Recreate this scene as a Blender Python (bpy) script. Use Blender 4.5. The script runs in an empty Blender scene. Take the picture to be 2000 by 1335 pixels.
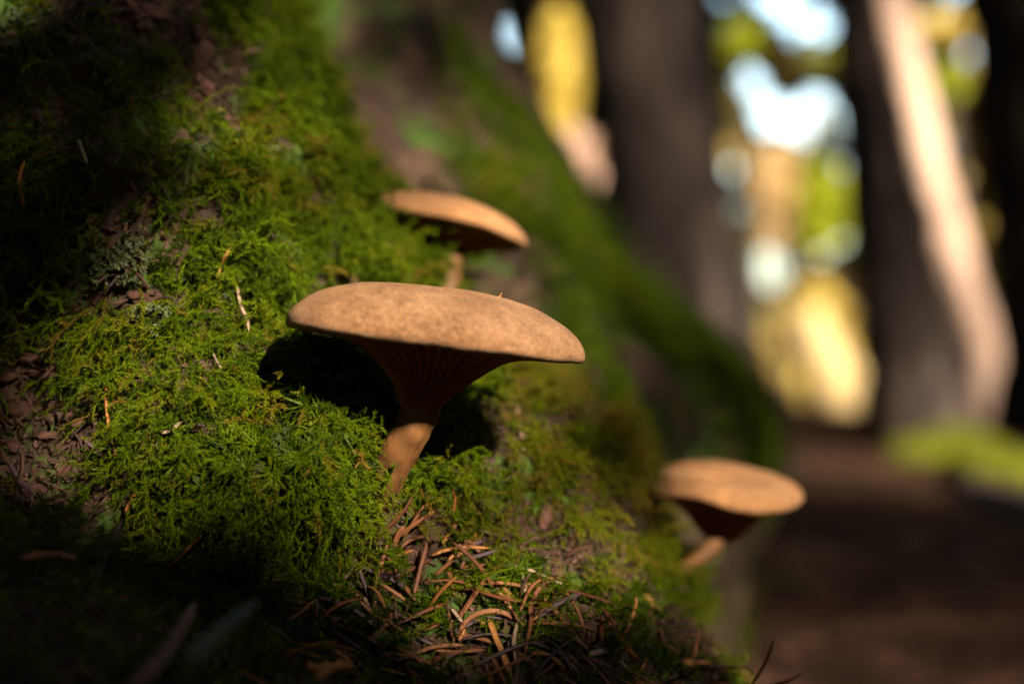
import bpy, math, random
import numpy as np
from mathutils import Vector, Matrix, noise
from mathutils.bvhtree import BVHTree

S = bpy.context.scene
COL = S.collection
rng = np.random.default_rng(7)
random.seed(7)
R = math.radians

# ------------------------------------------------------------------ camera, sky, sun, exposure
FPX = 2778.0                      # focal length in pixels of the 2000 px wide photograph
PITCH = R(2.525)
CAMZ = 0.14
cam_data = bpy.data.cameras.new('camera')
cam = bpy.data.objects.new('camera', cam_data)
COL.objects.link(cam)
cam.location = (0, 0, CAMZ)
cam.rotation_euler = (math.pi / 2 + PITCH, 0, 0)
cam_data.lens = 50
cam_data.sensor_width = 36
cam_data.clip_start = 0.01
cam_data.clip_end = 500
cam_data.dof.use_dof = True
cam_data.dof.focus_distance = 0.334
cam_data.dof.aperture_fstop = 5.0
S.camera = cam

SUN = Vector((0.42, -0.78, 0.44)).normalized()       # towards the sun
SUN_EL = math.asin(SUN.z)
SUN_AZ = math.atan2(SUN.x, SUN.y)                    # clockwise from +Y
world = bpy.data.worlds.new('World')
S.world = world
world.use_nodes = True
wn = world.node_tree
bg = wn.nodes['Background']
sky = wn.nodes.new('ShaderNodeTexSky')
sky.sky_type = 'NISHITA'
sky.sun_disc = False
sky.sun_elevation = SUN_EL
sky.sun_rotation = SUN_AZ
sky.dust_density = 6.0
sky.air_density = 1.6
sky.ozone_density = 2.5
wn.links.new(sky.outputs[0], bg.inputs['Color'])
bg.inputs['Strength'].default_value = 0.15

sl = bpy.data.lights.new('sun', 'SUN')
sl.energy = 3.4
sl.angle = R(3.0)                # the sun comes through hazy gaps between needles
sl.color = (1.0, 0.84, 0.64)
sun = bpy.data.objects.new('sun', sl)
sun.rotation_euler = SUN.to_track_quat('Z', 'Y').to_euler()
COL.objects.link(sun)

S.view_settings.view_transform = 'Standard'
S.view_settings.look = 'None'
S.view_settings.exposure = 3.0
S.view_settings.gamma = 1.0
S.view_settings.use_curve_mapping = False
S.render.engine = 'CYCLES'
S.cycles.use_denoising = True
S.cycles.max_bounces = 6
S.cycles.diffuse_bounces = 3
S.cycles.glossy_bounces = 2
S.cycles.transmission_bounces = 3
S.cycles.caustics_reflective = False
S.cycles.caustics_refractive = False
S.cycles.sample_clamp_indirect = 4

# ------------------------------------------------------------------ helpers
CF = Vector((0, math.cos(PITCH), math.sin(PITCH)))
CU = Vector((0, -math.sin(PITCH), math.cos(PITCH)))
CX = Vector((1, 0, 0))
C0 = Vector((0, 0, CAMZ))


def P(px, py, d):
    """a point of the place, d metres ahead, that the photograph shows at (px, py)"""
    return C0 + CF * d + CX * ((px - 1000) / FPX * d) + CU * ((667.5 - py) / FPX * d)


def proj(v):
    """pixel coordinates of an (n,3) array of world points"""
    v = np.asarray(v) - np.array(C0)
    d = v @ np.array(CF)
    x = v @ np.array(CX)
    u = v @ np.array(CU)
    return 1000 + x / d * FPX, 667.5 - u / d * FPX, d


def tag(o, label=None, cat=None, group=None, kind=None):
    if label: o['label'] = label
    if cat: o['category'] = cat
    if group: o['group'] = group
    if kind: o['kind'] = kind
    return o


def mesh_from(name, verts, faces, mat=None, smooth=True):
    verts = np.asarray(verts, dtype=np.float32)
    me = bpy.data.meshes.new(name)
    if isinstance(faces, np.ndarray):
        n, k = faces.shape
        me.vertices.add(len(verts))
        me.vertices.foreach_set('co', verts.ravel())
        me.loops.add(n * k)
        me.loops.foreach_set('vertex_index', faces.astype(np.int32).ravel())
        me.polygons.add(n)
        me.polygons.foreach_set('loop_start', np.arange(0, n * k, k, dtype=np.int32))
        me.polygons.foreach_set('loop_total', np.full(n, k, dtype=np.int32))
        me.update(calc_edges=True)
        me.validate()
    else:
        me.from_pydata([tuple(map(float, v)) for v in verts], [], faces)
    if smooth:
        me.polygons.foreach_set('use_smooth', [True] * len(me.polygons))
    if mat: me.materials.append(mat)
    return me


def obj(name, verts, faces, mat=None, parent=None, origin=None, smooth=True):
    """one mesh object; verts in world coordinates, origin where the object stands"""
    if parent is not None:
        org = np.array(parent['_org'])
    elif origin is not None:
        org = np.array(origin, dtype=float)
    else:
        org = np.zeros(3)
    me = mesh_from(name, np.asarray(verts) - org, faces, mat, smooth)
    o = bpy.data.objects.new(name, me)
    COL.objects.link(o)
    if parent is not None:
        o.parent = parent
    else:
        o.location = org
    o['_org'] = [float(c) for c in org]
    return o


def empty(name, loc):
    o = bpy.data.objects.new(name, None)
    COL.objects.link(o)
    o.location = loc
    o.empty_display_size = 0.01
    o['_org'] = [float(c) for c in loc]
    return o


def fbm(p, oct=4):
    return noise.fractal(Vector(p), 1.0, 2.0, oct)


# ---- vectorised value noise for large vertex sets
_perm = rng.random(65536)


def vnoise(p):
    p = np.asarray(p, dtype=float)
    i = np.floor(p).astype(np.int64)
    f = p - i
    f = f * f * f * (f * (f * 6 - 15) + 10)
    out = 0
    for dx in (0, 1):
        for dy in (0, 1):
            for dz in (0, 1):
                h = ((i[:, 0] + dx) * 73856093 ^ (i[:, 1] + dy) * 19349663 ^ (i[:, 2] + dz) * 83492791) & 65535
                w = (f[:, 0] if dx else 1 - f[:, 0]) * (f[:, 1] if dy else 1 - f[:, 1]) * (f[:, 2] if dz else 1 - f[:, 2])
                out = out + _perm[h] * w
    return out * 2 - 1


def vfbm(p, oct=4, gain=0.5):
    p = np.asarray(p, dtype=float)
    a, s, t = 1.0, 0.0, 0
    for k in range(oct):
        t = t + a * vnoise(p * (2.03 ** k) + 17.3 * k)
        s += a
        a *= gain
    return t / s


def grid_faces(nu, nv, wrap=False):
    a = np.arange(nu * nv).reshape(nu, nv)
    if wrap:
        b = np.roll(a, -1, axis=1)
        q = np.stack([a[:-1], a[1:], b[1:], b[:-1]], axis=-1).reshape(-1, 4)
    else:
        q = np.stack([a[:-1, :-1], a[1:, :-1], a[1:, 1:], a[:-1, 1:]], axis=-1).reshape(-1, 4)
    return q


def catmull(pts, n):
    pts = [np.array(p, dtype=float) for p in pts]
    pts = [2 * pts[0] - pts[1]] + pts + [2 * pts[-1] - pts[-2]]
    out = []
    m = len(pts) - 3
    for i in range(n):
        t = i / (n - 1) * m
        k = min(int(t), m - 1)
        t -= k
        a, b, c, d = pts[k:k + 4]
        out.append(0.5 * ((2 * b) + (-a + c) * t + (2 * a - 5 * b + 4 * c - d) * t * t + (-a + 3 * b - 3 * c + d) * t ** 3))
    return np.array(out)


def frames(path):
    T = np.gradient(path, axis=0)
    T /= np.linalg.norm(T, axis=1)[:, None] + 1e-12
    ref = np.array([0.0, 1.0, 0.0]) if abs(T[0][1]) < 0.9 else np.array([1.0, 0, 0])
    A, B = [], []
    a = np.cross(T[0], ref); a /= np.linalg.norm(a)
    for t in T:
        a = a - t * np.dot(a, t); a /= np.linalg.norm(a)
        A.append(a); B.append(np.cross(t, a))
    return T, np.array(A), np.array(B)


def tube(path, rad, seg=12, flat=1.0):
    path = np.asarray(path, dtype=float)
    rad = np.asarray(rad, dtype=float)
    T, A, B = frames(path)
    th = np.linspace(0, 2 * np.pi, seg, endpoint=False)
    v = path[:, None, :] + rad[:, None, None] * (np.cos(th)[None, :, None] * A[:, None, :] + flat * np.sin(th)[None, :, None] * B[:, None, :])
    f = grid_faces(len(path), seg, wrap=True)[:, ::-1]
    v = v.reshape(-1, 3)
    n = len(v)
    v = np.vstack([v, path[0], path[-1]])
    caps = []
    for k in range(seg):
        caps.append([n, k, (k + 1) % seg])
        b = (len(path) - 1) * seg
        caps.append([n + 1, b + (k + 1) % seg, b + k])
    return v, [tuple(q) for q in f.tolist()] + [tuple(c) for c in caps]


def merge(parts):
    V, F, o = [], [], 0
    for v, f in parts:
        V.append(np.asarray(v))
        F += [tuple(int(i) + o for i in q) for q in f]
        o += len(v)
    return np.vstack(V), F


# ------------------------------------------------------------------ materials
def new_mat(name):
    m = bpy.data.materials.new(name)
    m.use_nodes = True
    return m, m.node_tree, m.node_tree.nodes['Principled BSDF']


def ramp(nt, stops, inp):
    n = nt.nodes.new('ShaderNodeValToRGB')
    e = n.color_ramp.elements
    while len(e) < len(stops): e.new(0.5)
    for k, (p, c) in enumerate(stops):
        e[k].position = p
        e[k].color = (*c, 1)
    nt.links.new(inp, n.inputs[0])
    return n.outputs[0]


def noise_node(nt, scale, detail=4, rough=0.55, coord='Object', stretch=None, dist=0.0):
    tc = nt.nodes.new('ShaderNodeTexCoord')
    src = tc.outputs[coord]
    if stretch:
        mp = nt.nodes.new('ShaderNodeMapping')
        mp.inputs['Scale'].default_value = stretch
        nt.links.new(src, mp.inputs[0])
        src = mp.outputs[0]
    n = nt.nodes.new('ShaderNodeTexNoise')
    n.inputs['Scale'].default_value = scale
    n.inputs['Detail'].default_value = detail
    n.inputs['Roughness'].default_value = rough
    n.inputs['Distortion'].default_value = dist
    nt.links.new(src, n.inputs['Vector'])
    return n.outputs[0]


def mix(nt, fac, a, b, mode='MIX'):
    n = nt.nodes.new('ShaderNodeMix')
    n.data_type = 'RGBA'
    n.blend_type = mode
    for s, val in ((n.inputs[0], fac), (n.inputs[6], a), (n.inputs[7], b)):
        if isinstance(val, (int, float)): s.default_value = val
        elif isinstance(val, tuple): s.default_value = (*val, 1)
        else: nt.links.new(val, s)
    return n.outputs[2]


def bump(nt, bsdf, height, strength, dist):
    b = nt.nodes.new('ShaderNodeBump')
    b.inputs['Strength'].default_value = strength
    b.inputs['Distance'].default_value = dist
    nt.links.new(height, b.inputs['Height'])
    nt.links.new(b.outputs[0], bsdf.inputs['Normal'])


def leafy(name, stops, attr=None, trans=0.35, rough=0.5, spec=0.3, rnd=0.35):
    """thin leaf: colour from a per-instance tint, some light passes through"""
    m, nt, b = new_mat(name)
    oi = nt.nodes.new('ShaderNodeObjectInfo')
    if attr:
        at = nt.nodes.new('ShaderNodeAttribute')
        at.attribute_type = 'INSTANCER'
        at.attribute_name = attr
        ma = nt.nodes.new('ShaderNodeMath'); ma.operation = 'MULTIPLY_ADD'
        nt.links.new(oi.outputs['Random'], ma.inputs[0])
        ma.inputs[1].default_value = rnd
        sb = nt.nodes.new('ShaderNodeMath'); sb.operation = 'SUBTRACT'
        nt.links.new(at.outputs['Fac'], sb.inputs[0]); sb.inputs[1].default_value = rnd / 2
        nt.links.new(sb.outputs[0], ma.inputs[2])
        fac = ma.outputs[0]
    else:
        fac = oi.outputs['Random']
    col = ramp(nt, stops, fac)
    nt.links.new(col, b.inputs['Base Color'])
    b.inputs['Roughness'].default_value = rough
    b.inputs['Specular IOR Level'].default_value = spec
    tr = nt.nodes.new('ShaderNodeBsdfTranslucent')
    nt.links.new(col, tr.inputs['Color'])
    ms = nt.nodes.new('ShaderNodeMixShader')
    ms.inputs[0].default_value = trans
    nt.links.new(b.outputs[0], ms.inputs[1])
    nt.links.new(tr.outputs[0], ms.inputs[2])
    nt.links.new(ms.outputs[0], nt.nodes['Material Output'].inputs['Surface'])
    return m


MOSS_STOPS = [(0.0, (0.011, 0.020, 0.001)), (0.3, (0.030, 0.058, 0.001)), (0.6, (0.095, 0.145, 0.0012)),
              (0.8, (0.120, 0.140, 0.003)), (1.0, (0.160, 0.105, 0.014))]
M_moss = leafy('moss_leaf', MOSS_STOPS, 'tint', 0.40, 0.55, 0.12)
M_lichen = leafy('lichen', [(0, (0.05, 0.065, 0.03)), (0.5, (0.10, 0.12, 0.06)), (1, (0.07, 0.065, 0.02))], None, 0.1, 0.9, 0.1)


def bark_mat(name, dark, mid, light, scale=60, green=0.0, bump_d=0.002, stretch=(1, 1, 0.35)):
    m, nt, b = new_mat(name)
    n1 = noise_node(nt, scale, 8, 0.62, stretch=stretch, dist=0.6)
    n2 = noise_node(nt, scale * 0.22, 4, 0.6)
    c = ramp(nt, [(0.33, dark), (0.5, mid), (0.68, light)], n1)
    c2 = mix(nt, ramp(nt, [(0.38, (0, 0, 0)), (0.62, (1, 1, 1))], n2), c, mix(nt, 0.55, c, mid))
    if green > 0:
        n3 = noise_node(nt, scale * 0.35, 6, 0.7)
        g = ramp(nt, [(0.60 - green * 0.25, (0, 0, 0)), (0.68 - green * 0.2, (1, 1, 1))], n3)
        c2 = mix(nt, g, c2, (0.03, 0.065, 0.006))
    if name == 'fir_bark':
        n4 = noise_node(nt, 7.5, 4, 0.65, stretch=(1, 1, 0.5))
        c2 = mix(nt, 0.9, c2, ramp(nt, [(0.40, (0.38, 0.36, 0.36)), (0.56, (1, 1, 1))], n4), 'MULTIPLY')
    nt.links.new(c2, b.inputs['Base Color'])
    b.inputs['Roughness'].default_value = 0.85
    b.inputs['Specular IOR Level'].default_value = 0.2
    bump(nt, b, n1, 0.8, bump_d)
    return m


M_root = bark_mat('root_bark', (0.008, 0.005, 0.004), (0.030, 0.016, 0.010), (0.075, 0.036, 0.022), 160, 0.35, 0.001, (1, 1, 0.8))
M_root_far = bark_mat('root_bark_far', (0.008, 0.005, 0.004), (0.026, 0.014, 0.010), (0.095, 0.056, 0.036), 55, 0.3, 0.002, (1, 1, 0.5))
M_flake = bark_mat('bark_flake', (0.018, 0.008, 0.006), (0.060, 0.026, 0.019), (0.12, 0.058, 0.045), 120, 0.0, 0.0005)
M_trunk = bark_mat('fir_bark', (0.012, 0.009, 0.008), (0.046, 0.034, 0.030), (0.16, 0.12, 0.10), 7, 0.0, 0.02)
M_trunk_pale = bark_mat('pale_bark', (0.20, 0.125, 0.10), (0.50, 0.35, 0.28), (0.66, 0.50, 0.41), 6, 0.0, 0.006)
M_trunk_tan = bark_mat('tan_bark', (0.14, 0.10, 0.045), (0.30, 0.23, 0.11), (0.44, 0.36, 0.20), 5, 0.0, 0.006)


def soil_mat():
    m, nt, b = new_mat('forest_soil')
    n1 = noise_node(nt, 20, 10, 0.7)
    n2 = noise_node(nt, 5.0, 5, 0.6)
    c = ramp(nt, [(0.3, (0.008, 0.004, 0.003)), (0.5, (0.030, 0.015, 0.010)), (0.66, (0.12, 0.060, 0.038))], n1)
    g = ramp(nt, [(0.58, (0, 0, 0)), (0.66, (1, 1, 1))], n2)
    c = mix(nt, g, c, (0.035, 0.045, 0.008))
    nt.links.new(c, b.inputs['Base Color'])
    b.inputs['Roughness'].default_value = 0.95
    b.inputs['Specular IOR Level'].default_value = 0.05
    bump(nt, b, n1, 0.7, 0.01)
    return m


M_soil = soil_mat()


def cap_mat(name, a, bcol, ccol, scale=900, rim=None):
    m, nt, b = new_mat(name)
    n1 = noise_node(nt, scale, 6, 0.65, dist=1.2)
    n2 = noise_node(nt, scale * 0.13, 5, 0.6)
    n3 = noise_node(nt, scale * 2.6, 3, 0.6, dist=2.0)
    c = ramp(nt, [(0.38, a), (0.5, bcol), (0.63, ccol)], n1)
    c2 = ramp(nt, [(0.36, a), (0.5, bcol), (0.66, ccol)], n2)
    c = mix(nt, 0.42, c, c2)
    sp = ramp(nt, [(0.42, (1.25, 1.2, 1.15)), (0.56, (0.9, 0.9, 0.9)), (0.66, (0.50, 0.42, 0.36))], n3)
    c = mix(nt, 0.8, c, sp, 'MULTIPLY')
    nt.links.new(c, b.inputs['Base Color'])
    b.inputs['Roughness'].default_value = 0.5
    b.inputs['Specular IOR Level'].default_value = 0.32
    b.inputs['Sheen Weight'].default_value = 0.04
    b.inputs['Sheen Roughness'].default_value = 0.5
    b.inputs['Subsurface Weight'].default_value = 0.12
    b.inputs['Subsurface Radius'].default_value = (1.0, 0.45, 0.2)
    b.inputs['Subsurface Scale'].default_value = 0.002
    mx = nt.nodes.new('ShaderNodeMath'); mx.operation = 'MULTIPLY_ADD'
    nt.links.new(n1, mx.inputs[0]); mx.inputs[1].default_value = 1.0
    nt.links.new(n3, mx.inputs[2])
    bump(nt, b, mx.outputs[0], 1.0, 0.0010)
    return m


M_cap = cap_mat('cap_suede', (0.125, 0.054, 0.019), (0.27, 0.130, 0.050), (0.43, 0.25, 0.125))
M_cap2 = cap_mat('cap_suede_smooth', (0.22, 0.105, 0.040), (0.30, 0.145, 0.055), (0.36, 0.19, 0.080), 300)


def simple_mat(name, stops, scale=200, rough=0.7, stretch=None, spec=0.3, bd=0.0003, sss=0):
    m, nt, b = new_mat(name)
    n = noise_node(nt, scale, 5, 0.6, stretch=stretch)
    nt.links.new(ramp(nt, stops, n), b.inputs['Base Color'])
    b.inputs['Roughness'].default_value = rough
    b.inputs['Specular IOR Level'].default_value = spec
    if sss:
        b.inputs['Subsurface Weight'].default_value = sss
        b.inputs['Subsurface Scale'].default_value = 0.003
    bump(nt, b, n, 0.5, bd)
    return m


M_gill = simple_mat('gill', [(0.3, (0.13, 0.042, 0.014)), (0.7, (0.26, 0.095, 0.032))], 400, 0.75)
M_stem = simple_mat('stem_flesh', [(0.32, (0.055, 0.022, 0.006)), (0.66, (0.14, 0.062, 0.018))], 350, 0.6, (1, 1, 0.35), 0.3, 0.0003, 0.1)


def needle_mat(name, a, b_, c):
    m, nt, b = new_mat(name)
    oi = nt.nodes.new('ShaderNodeObjectInfo')
    base = ramp(nt, [(0, a), (0.5, b_), (1, c)], oi.outputs['Random'])
    n = noise_node(nt, 500, 5, 0.65, stretch=(1, 1, 1))
    d = ramp(nt, [(0.3, (0.35, 0.3, 0.3)), (0.55, (1, 1, 1))], n)
    nt.links.new(mix(nt, 0.7, base, d, 'MULTIPLY'), b.inputs['Base Color'])
    b.inputs['Roughness'].default_value = 0.6
    b.inputs['Specular IOR Level'].default_value = 0.22
    bump(nt, b, n, 0.4, 0.0002)
    return m


M_needle = needle_mat('dry_needle', (0.060, 0.019, 0.007), (0.115, 0.040, 0.014), (0.17, 0.070, 0.026))
M_needle_o = needle_mat('orange_needle', (0.19, 0.070, 0.014), (0.25, 0.098, 0.022), (0.27, 0.12, 0.036))
M_needle_p = needle_mat('pale_needle', (0.17, 0.11, 0.07), (0.21, 0.14, 0.09), (0.20, 0.15, 0.115))
M_needle_d = needle_mat('dark_needle', (0.03, 0.018, 0.018), (0.05, 0.03, 0.03), (0.06, 0.035, 0.045))

# ------------------------------------------------------------------ the two root flanks as surfaces y(x, z)
HA = R(22)                        # the roots are surfaces over a sheet turned by this angle


def to_uv(v):
    v = np.asarray(v, float)
    return np.stack([v[..., 0] * math.cos(HA) + v[..., 1] * math.sin(HA), -v[..., 0] * math.sin(HA) + v[..., 1] * math.cos(HA), v[..., 2]], -1)


def from_uv(v):
    return np.stack([v[..., 0] * math.cos(HA) - v[..., 1] * math.sin(HA), v[..., 0] * math.sin(HA) + v[..., 1] * math.cos(HA), v[..., 2]], -1)


HD = np.array([-math.sin(HA), math.cos(HA), 0.0])


def rbf_surface(ctrl, c=0.012):
    W = to_uv(np.array([list(P(*q)) for q in ctrl]))
    X = W[:, [0, 2]]
    Y = W[:, 1]
    D = np.sqrt(((X[:, None] - X[None]) ** 2).sum(-1) + c * c)
    n = len(X)
    A = np.zeros((n + 3, n + 3))
    A[:n, :n] = -D + np.eye(n) * 1e-5
    A[:n, n] = 1; A[:n, n + 1:n + 3] = X
    A[n, :n] = 1; A[n + 1:n + 3, :n] = X.T
    w = np.linalg.solve(A, np.concatenate([Y, np.zeros(3)]))

    def f(x, z):
        q = np.stack([x.ravel(), z.ravel()], 1)
        out = np.zeros(len(q))
        for s in range(0, len(q), 20000):
            qq = q[s:s + 20000]
            D = np.sqrt(((qq[:, None] - X[None]) ** 2).sum(-1) + c * c)
            out[s:s + 20000] = -D @ w[:n] + w[n] + qq @ w[n + 1:]
        return out.reshape(x.shape)
    return f


CT1 = [(-250, -250, .40), (0, -250, .41), (300, -250, .43), (500, -250, .46), (-250, 300, .36), (-250, 700, .35), (-250, 1100, .30), (-250, 1400, .25),
       (0, 0, .365), (0, 300, .350), (0, 500, .350), (0, 700, .352), (0, 900, .340), (0, 1100, .305), (0, 1300, .262), (0, 1600, .22),
       (180, 620, .352), (180, 420, .345), (150, 800, .350),
       (300, 0, .378), (300, 200, .364), (300, 400, .352), (300, 600, .345), (300, 800, .336), (300, 930, .331), (300, 1080, .335), (300, 1250, .295), (300, 1450, .25),
       (430, 100, .405), (440, 0, .410), (480, 200, .396), (500, 400, .372), (500, 550, .362), (500, 700, .344), (500, 850, .331), (520, 960, .331), (520, 1120, .341), (500, 1300, .308), (500, 1500, .27),
       (535, 0, .440), (585, 200, .425), (650, 370, .410), (640, 480, .388), (600, 620, .372), (640, 720, .346), (650, 850, .334), (640, 1000, .337), (640, 1150, .340), (640, 1335, .305), (640, 1600, .25),
       (555, 0, .58), (610, 200, .55), (690, 350, .54), (780, 440, .52), (755, 440, .425), (830, 520, .445),
       (750, 560, .405), (740, 720, .375), (740, 860, .357), (760, 960, .347), (760, 1080, .345), (770, 1220, .335), (770, 1400, .30),
       (890, 590, .50), (890, 700, .435), (880, 800, .380), (900, 950, .362), (900, 1100, .349), (900, 1250, .334), (900, 1400, .31),
       (1000, 660, .55), (1050, 730, .50), (1040, 790, .410), (1050, 900, .385), (1060, 1020, .368), (1050, 1150, .349), (1050, 1335, .329),
       (1150, 790, .50), (1160, 860, .425), (1170, 1000, .390), (1180, 1120, .368), (1190, 1250, .348), (1190, 1400, .33),
       (1240, 870, .56), (1255, 1000, .50), (1270, 1100, .46), (1240, 1110, .40), (1280, 1250, .366), (1300, 1400, .345),
       (1340, 1170, .56), (1350, 1230, .42), (1410, 1335, .375), (1410, 1240, .60), (1475, 1335, .62), (1540, 1335, .85), (1500, 1000, .68), (1300, 700, .70),
       (1100, 400, .70), (900, 0, .75), (900, -300, .75), (1800, 1000, .8), (1600, 1600, .70), (1460, 1600, .36), (1300, 1600, .31), (1000, 1600, .29)]
CT2 = [(500, -300, .66), (700, -300, .66), (600, 0, .62), (700, 100, .60), (720, 250, .56), (770, 330, .545), (820, 300, .56), (780, 100, .60), (830, -300, .72), (800, 0, .64),
       (860, 350, .53), (850, 450, .51), (900, 560, .49), (990, 560, .51), (950, 480, .52),
       (840, 150, .62), (900, 300, .58), (960, 400, .56), (1010, 330, .61), (1040, 500, .545),
       (760, 0, .66), (905, 180, .65), (1075, 375, .64), (1080, 480, .58), (1140, 560, .64), (1120, 600, .56), (1180, 680, .57),
       (1000, 650, .50), (1080, 740, .49), (1200, 780, .52), (1200, 900, .50), (1180, 1000, .47), (1260, 700, .60), (1290, 650, .68),
       (775, 0, .86), (925, 180, .85), (1095, 375, .85), (1150, 480, .86), (1230, 560, .90), (1400, 660, .93), (1540, 800, .96),
       (1370, 700, .68), (1310, 780, .60), (1330, 900, .57), (1450, 790, .68), (1490, 870, .70), (1400, 950, .62), (1300, 1000, .52),
       (1300, 1100, .50), (1380, 1100, .56), (1420, 1050, .70), (1500, 960, .90), (1490, 1050, .95), (1440, 1200, .95), (1350, 1250, .62), (1300, 1250, .54), (1560, 1150, 1.1),
       (1480, 1335, 1.0), (1380, 1400, .65), (700, 600, .52), (500, 400, .58), (700, 900, .45)]
f1 = rbf_surface(CT1)
f2 = rbf_surface(CT2)


def ell(px, py, cx, cy, rx, ry, rot=0.0):
    """soft ellipse mask, 1 inside"""
    c, s = math.cos(rot), math.sin(rot)
    dx, dy = px - cx, py - cy
    u = (dx * c + dy * s) / rx
    v = (-dx * s + dy * c) / ry
    return np.clip(1.6 - np.sqrt(u * u + v * v) * 1.1, 0, 1)


def bark_mask1(px, py):
    b = np.zeros_like(px)
    for q in ((75, 800, 125, 180, 0), (70, 970, 130, 85, 0), (400, 130, 45, 130, -0.25), (270, 25, 130, 55, 0.1), (235, 510, 55, 45, 0), (270, 575, 40, 20, 0), (120, 70, 60, 45, 0),
              (240, 440, 60, 30, 0), (140, 560, 50, 60, 0), (450, 120, 30, 90, 0), (350, 850, 40, 20, -0.6),
              (758, 975, 40, 60, 0), (1060, 1010, 30, 60, -0.3), (1110, 800, 55, 30, .4), (960, 800, 40, 35, 0.3), (1080, 1090, 45, 30, 0), (1230, 1130, 30, 60, -0.6), (950, 880, 30, 70, 0), (1125, 930, 22, 60, -0.4), (1150, 1055, 38, 45, 0), (905, 1005, 22, 50, 0), (1215, 990, 22, 70, -0.35), (1330, 1220, 60, 25, .8), (1010, 1080, 30, 20, 0)):
        b = np.maximum(b, ell(px, py, *q))
    low = np.clip((py - 1120) / 60, 0, 1) * np.clip((px - 480) / 100, 0, 1)
    low = np.maximum(low, np.clip((py - 1080) / 120, 0, 1) * np.clip((620 - px) / 150, 0, 1))
    low = np.maximum(low, ell(px, py, 800, 1090, 120, 75, 0))
    return np.maximum(b, 0), low


def build_surface(f, x0, x1, z0, z1, step, ymax, disp):
    xs = np.arange(x0, x1, step)
    zs = np.arange(z0, z1, step)
    X, Z = np.meshgrid(xs, zs, indexing='ij')
    Y = f(X, Z)
    V = from_uv(np.stack([X, Y, Z], -1)).reshape(-1, 3)
    V = disp(V)
    F = grid_faces(len(xs), len(zs))
    keep = V[F][:, :, 1].max(1) < ymax
    F = F[keep]
    used = np.zeros(len(V), bool); used[F.ravel()] = True
    idx = np.cumsum(used) - 1
    return V[used], idx[F]


def disp1(V):
    px, py, d = proj(V)
    b, low = bark_mask1(px, py)
    cush = vfbm(V * 50, 3) * 0.0095 + vfbm(V * 150, 3) * 0.0045
    rid = (1 - np.abs(vfbm(V * np.array([170, 170, 90]), 4))) ** 2
    bark = -0.003 + rid * 0.0045 + vfbm(V * 380, 3) * 0.0022
    lit = vfbm(V * 260, 4) * 0.0022
    h = cush * (1 - b) + bark * b
    h = h * (1 - low) + (cush * 0.4 + lit) * low
    near = np.clip((0.56 - V[:, 1]) / 0.08, 0.2, 1)
    V = V - HD * (h * near)[:, None]
    V[:, 2] += h * near * 0.4
    return V


def disp2(V):
    h = vfbm(V * np.array([24, 24, 15]), 4) * 0.017 + vfbm(V * np.array([90, 90, 45]), 3) * 0.006
    V = V - HD * h[:, None]
    return V


V1, F1 = build_surface(f1, -0.07, 0.40, -0.02, 0.31, 0.0011, 0.60, disp1)
V2, F2 = build_surface(f2, 0.02, 0.66, -0.03, 0.46, 0.0026, 0.95, disp2)
bvh1 = BVHTree.FromPolygons([tuple(v) for v in V1.tolist()], F1.tolist())
bvh2 = BVHTree.FromPolygons([tuple(v) for v in V2.tolist()], F2.tolist())

TREE = empty('mossy_tree', (-0.42, 0.78, 0.0))
tag(TREE, 'huge old tree base covered in green moss, filling the left of the picture', 'tree')
root1 = obj('root', V1, F1, M_root, TREE)
root2 = obj('root', V2, F2, M_root_far, TREE)
root1['label'] = 'near mossy root the large mushroom grows from'
root2['label'] = 'farther mossy root rising behind the large mushroom'


def hit(px, py, which=1, lift=0.0):
    """where the line of sight through (px, py) meets a root, lifted off its surface"""
    o = C0
    d = (P(px, py, 1.0) - C0).normalized()
    for bv in ((bvh1, bvh2) if which == 1 else (bvh2, bvh1)):
        loc, nor, idx, dist = bv.ray_cast(o, d)
        if loc is not None:
            if nor.dot(d) > 0: nor = -nor
            return loc + nor * lift, nor
    return P(px, py, 0.36), Vector((0, -1, 0))


# loose flakes of bark that stand off the root where no moss grows
def flake(px, py, w, h, rot, seed):
    c, nr = hit(px, py, 1, 0.0008)
    k = (c - C0).dot(CF) / FPX
    z = nr.normalized()
    x = Vector((math.cos(rot), 0, -math.sin(rot))); x = (x - z * x.dot(z)).normalized()
    y = z.cross(x)
    V = []
    for i in range(9):
        th = math.pi * i / 8
        for j in range(14):
            a = 2 * math.pi * j / 14
            u = Vector((math.sin(th) * math.cos(a), math.sin(th) * math.sin(a), math.cos(th)))
            q = 1 + 0.45 * noise.noise(u * 1.9 + Vector((seed, 0, seed))) + 0.25 * noise.noise(u * 5 + Vector((0, seed, 0)))
            V.append(c + x * u.x * w * k * 0.5 * q + y * u.y * h * k * 0.5 * q + z * (u.z * 0.0009 * q + 0.0006))
    o = obj('bark_flake', np.array(V), grid_faces(9, 14, wrap=True), M_flake, TREE)
    return o


for k, q in enumerate(((392, 105, 34, 46, 0.2), (402, 190, 40, 70, 0.3), (428, 228, 44, 34, 0.1), (385, 60, 22, 40, 0), (300, 30, 60, 36, 0.3), (250, 15, 44, 30, -.2), (268, 585, 40, 26, 0.1),
                       (148, 828, 46, 34, 0.2), (95, 735, 60, 24, 0.1), (60, 700, 50, 24, -.2), (40, 800, 56, 34, 0.4), (90, 860, 50, 30, 0.1), (25, 880, 44, 40, 0), (120, 915, 46, 26, -.3), (70, 960, 60, 30, 0.2),
                       (150, 760, 34, 22, 0.3), (110, 790, 38, 26, -.1), (20, 745, 40, 24, 0.1), (1112, 800, 70, 34, 0.5), (1060, 1010, 30, 54, 0.2), (1030, 760, 60, 24, 0.3))):
    flake(*q, k * 3.7)

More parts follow.
